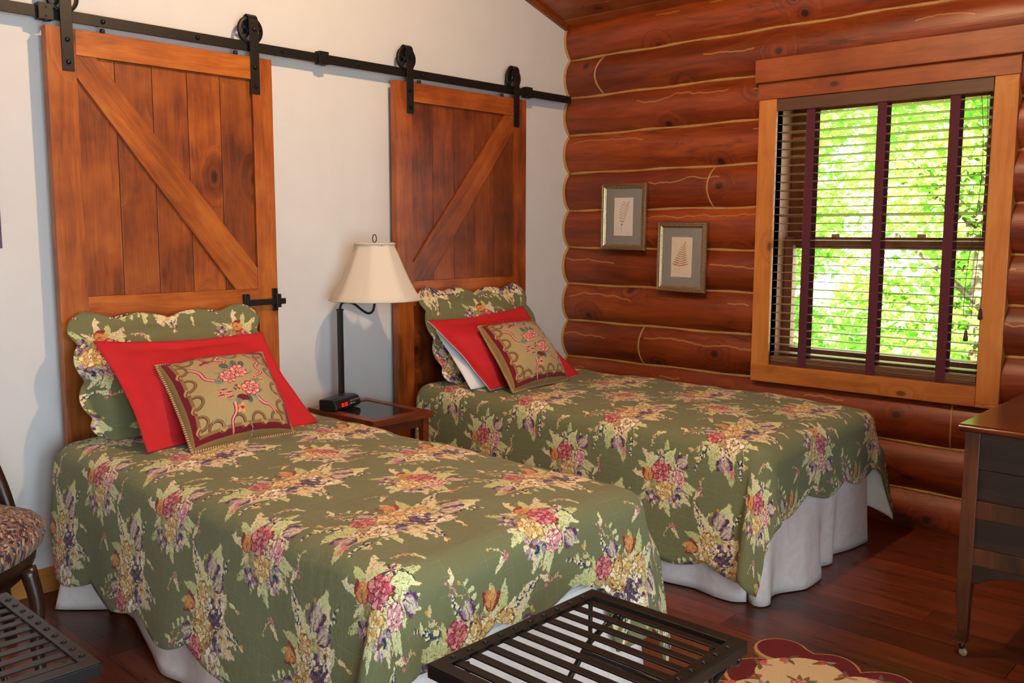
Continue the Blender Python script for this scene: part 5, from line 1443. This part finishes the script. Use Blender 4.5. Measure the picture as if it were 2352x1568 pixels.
# unseen french door behind the camera; area lamp added outside stands in for sky
dv = bpy.data.objects.new('door_1', None); COL.objects.link(dv); dv.location = (.25, YF, 0); struct(dv)
m = MB()
for xa in (-1.0, 0.0):
    box(m, xa, xa+.1, -.08, -.03, 0, 2.15); box(m, xa+.9, xa+1.0, -.08, -.03, 0, 2.15); box(m, xa+.1, xa+.9, -.08, -.03, 2.03, 2.15); box(m, xa+.1, xa+.9, -.08, -.03, 0, .22)
m.build('door_frame', M['sash_wood'], dv, .003)
m = MB()
for xa in (-1.0, 0.0): box(m, xa+.1, xa+.9, -.058, -.052, .22, 2.03)
m.build('door_pane', M['pane'], dv)
al = bpy.data.lights.new('daylight_lamp', 'AREA'); ao = bpy.data.objects.new('daylight_lamp', al); COL.objects.link(ao)
al.shape = 'RECTANGLE'; al.size = 1.8; al.size_y = 1.9; al.energy = 92; al.color = (.68, .84, 1.0)
ao.location = (.25, YF-.3, 1.2); ao.rotation_euler = (math.radians(90), 0, 0)   # -Z points to +Y after rotation
ao.rotation_euler = (math.radians(90), 0, 0)

# sky
w = bpy.data.worlds.new('World'); SC.world = w; w.use_nodes = True; nt = w.node_tree
bg = nt.nodes['Background']; bg.inputs[0].default_value = (.82, .92, 1, 1); bg.inputs[1].default_value = 8.0
sd = bpy.data.lights.new('sun', 'SUN'); so = bpy.data.objects.new('sun', sd); COL.objects.link(so)
sd.energy = 60; sd.angle = .02; sd.color = (1, .95, .85)
so.rotation_euler = Vector((-.55, -.15, .62)).to_track_quat('Z', 'Y').to_euler()

# ------------------------------------------------------------------ outside: grass and trees
M['lawn'] = plain('lawn_grass', srgb(110,140,60), .9, 0, .2, 6)
m = MB(); box(m, 4.6, 30, -14, 14, -.9, -.6); g = m.build('ground_outside', M['lawn']); struct(g)
def leafmat(name, c1, c2):
    t = NT(name); v = t.attr(); c = t.mix(v, c1, c2); t.col(c).rough(.6)
    b2 = t.n('ShaderNodeBsdfTranslucent'); t.l(c, b2.inputs[0]); mx = t.n('ShaderNodeMixShader'); mx.inputs[0].default_value = .45
    t.l(t.b.outputs[0], mx.inputs[1]); t.l(b2.outputs[0], mx.inputs[2]); t.l(mx.outputs[0], t.out.inputs[0]); return t.m
M['leaf'] = leafmat('leaf_green', srgb(110,160,50), srgb(190,225,110))
M['bark'] = plain('bark', srgb(90,74,58), .9, 0, .3, 20)
def tree(x, y, h, rx, nl, label, seed):
    r_ = random.Random(seed); t = thing('leafy_tree', label, 'tree', (x, y, -.6), group=None)
    m = MB(); tube(m, [(0,0,0), (.05,.03,h*.4), (0,0,h*.8)], [.09, .07, .03], 8)
    for k in range(7): a = r_.uniform(0, 6.28); z = h*r_.uniform(.25, .7); tube(m, [(0,0,z), (rx*.6*math.cos(a), rx*.6*math.sin(a), z+h*.15)], [.03, .01], 5)
    m.build('trunk', M['bark'], t)
    vs = []; fs = []; var = []
    cl_ = [(r_.uniform(-1,1)*rx*.75, r_.uniform(-1,1)*rx*.75, h*r_.uniform(.08, .95), r_.uniform(.35, .7)) for _ in range(26)]
    for k in range(nl):
        c = r_.choice(cl_); d = Vector((r_.gauss(0,1), r_.gauss(0,1), r_.gauss(0,1))).normalized()*c[3]*r_.uniform(.6, 1.0)
        p = Vector(c[:3]) + Vector((d.x, d.y, d.z*.7))
        a = Vector((r_.gauss(0,1), r_.gauss(0,1), r_.gauss(0,.5))).normalized(); n_ = a.orthogonal().normalized(); b_ = a.cross(n_).normalized()
        q = r_.uniform(0, 6.28); n_ = n_*math.cos(q)+b_*math.sin(q); L_ = r_.uniform(.03, .06); i = len(vs)
        vs += [p-a*L_, p+n_*L_*.55, p+a*L_, p-n_*L_*.55]; fs.append((i, i+1, i+2, i+3)); var += [r_.random()]*4
    m = MB(); m.v = [tuple(v) for v in vs]; m.f = fs; m.var = var; m.mi = [0]*len(fs); m.sm = [False]*len(fs); m.build('foliage', M['leaf'], t)
tree(8.3, 1.25, 3.6, 1.15, 20000, 'sunlit leafy tree outside, behind the left part of the blind', 1)
tree(10.9, -.2, 4.8, 1.3, 20000, 'sunlit leafy tree outside, farther back behind the middle of the blind', 2)
tree(7.9, -1.25, 3.8, 1.15, 20000, 'sunlit leafy tree outside, behind the right edge of the blind', 3)
tree(11.0, 2.7, 5.2, 1.4, 16000, 'taller sunlit tree farther back to the left outside the window', 4)

# ------------------------------------------------------------------ view
vs_ = SC.view_settings; vs_.view_transform = 'Standard'; vs_.look = 'None'; vs_.exposure = 0; vs_.gamma = 1; vs_.use_curve_mapping = False
SC.cycles.use_denoising = True
SC.cycles.max_bounces = 8; SC.cycles.diffuse_bounces = 4; SC.cycles.glossy_bounces = 3; SC.cycles.transparent_max_bounces = 12
SC.cycles.caustics_reflective = False; SC.cycles.caustics_refractive = False; SC.cycles.sample_clamp_indirect = 6
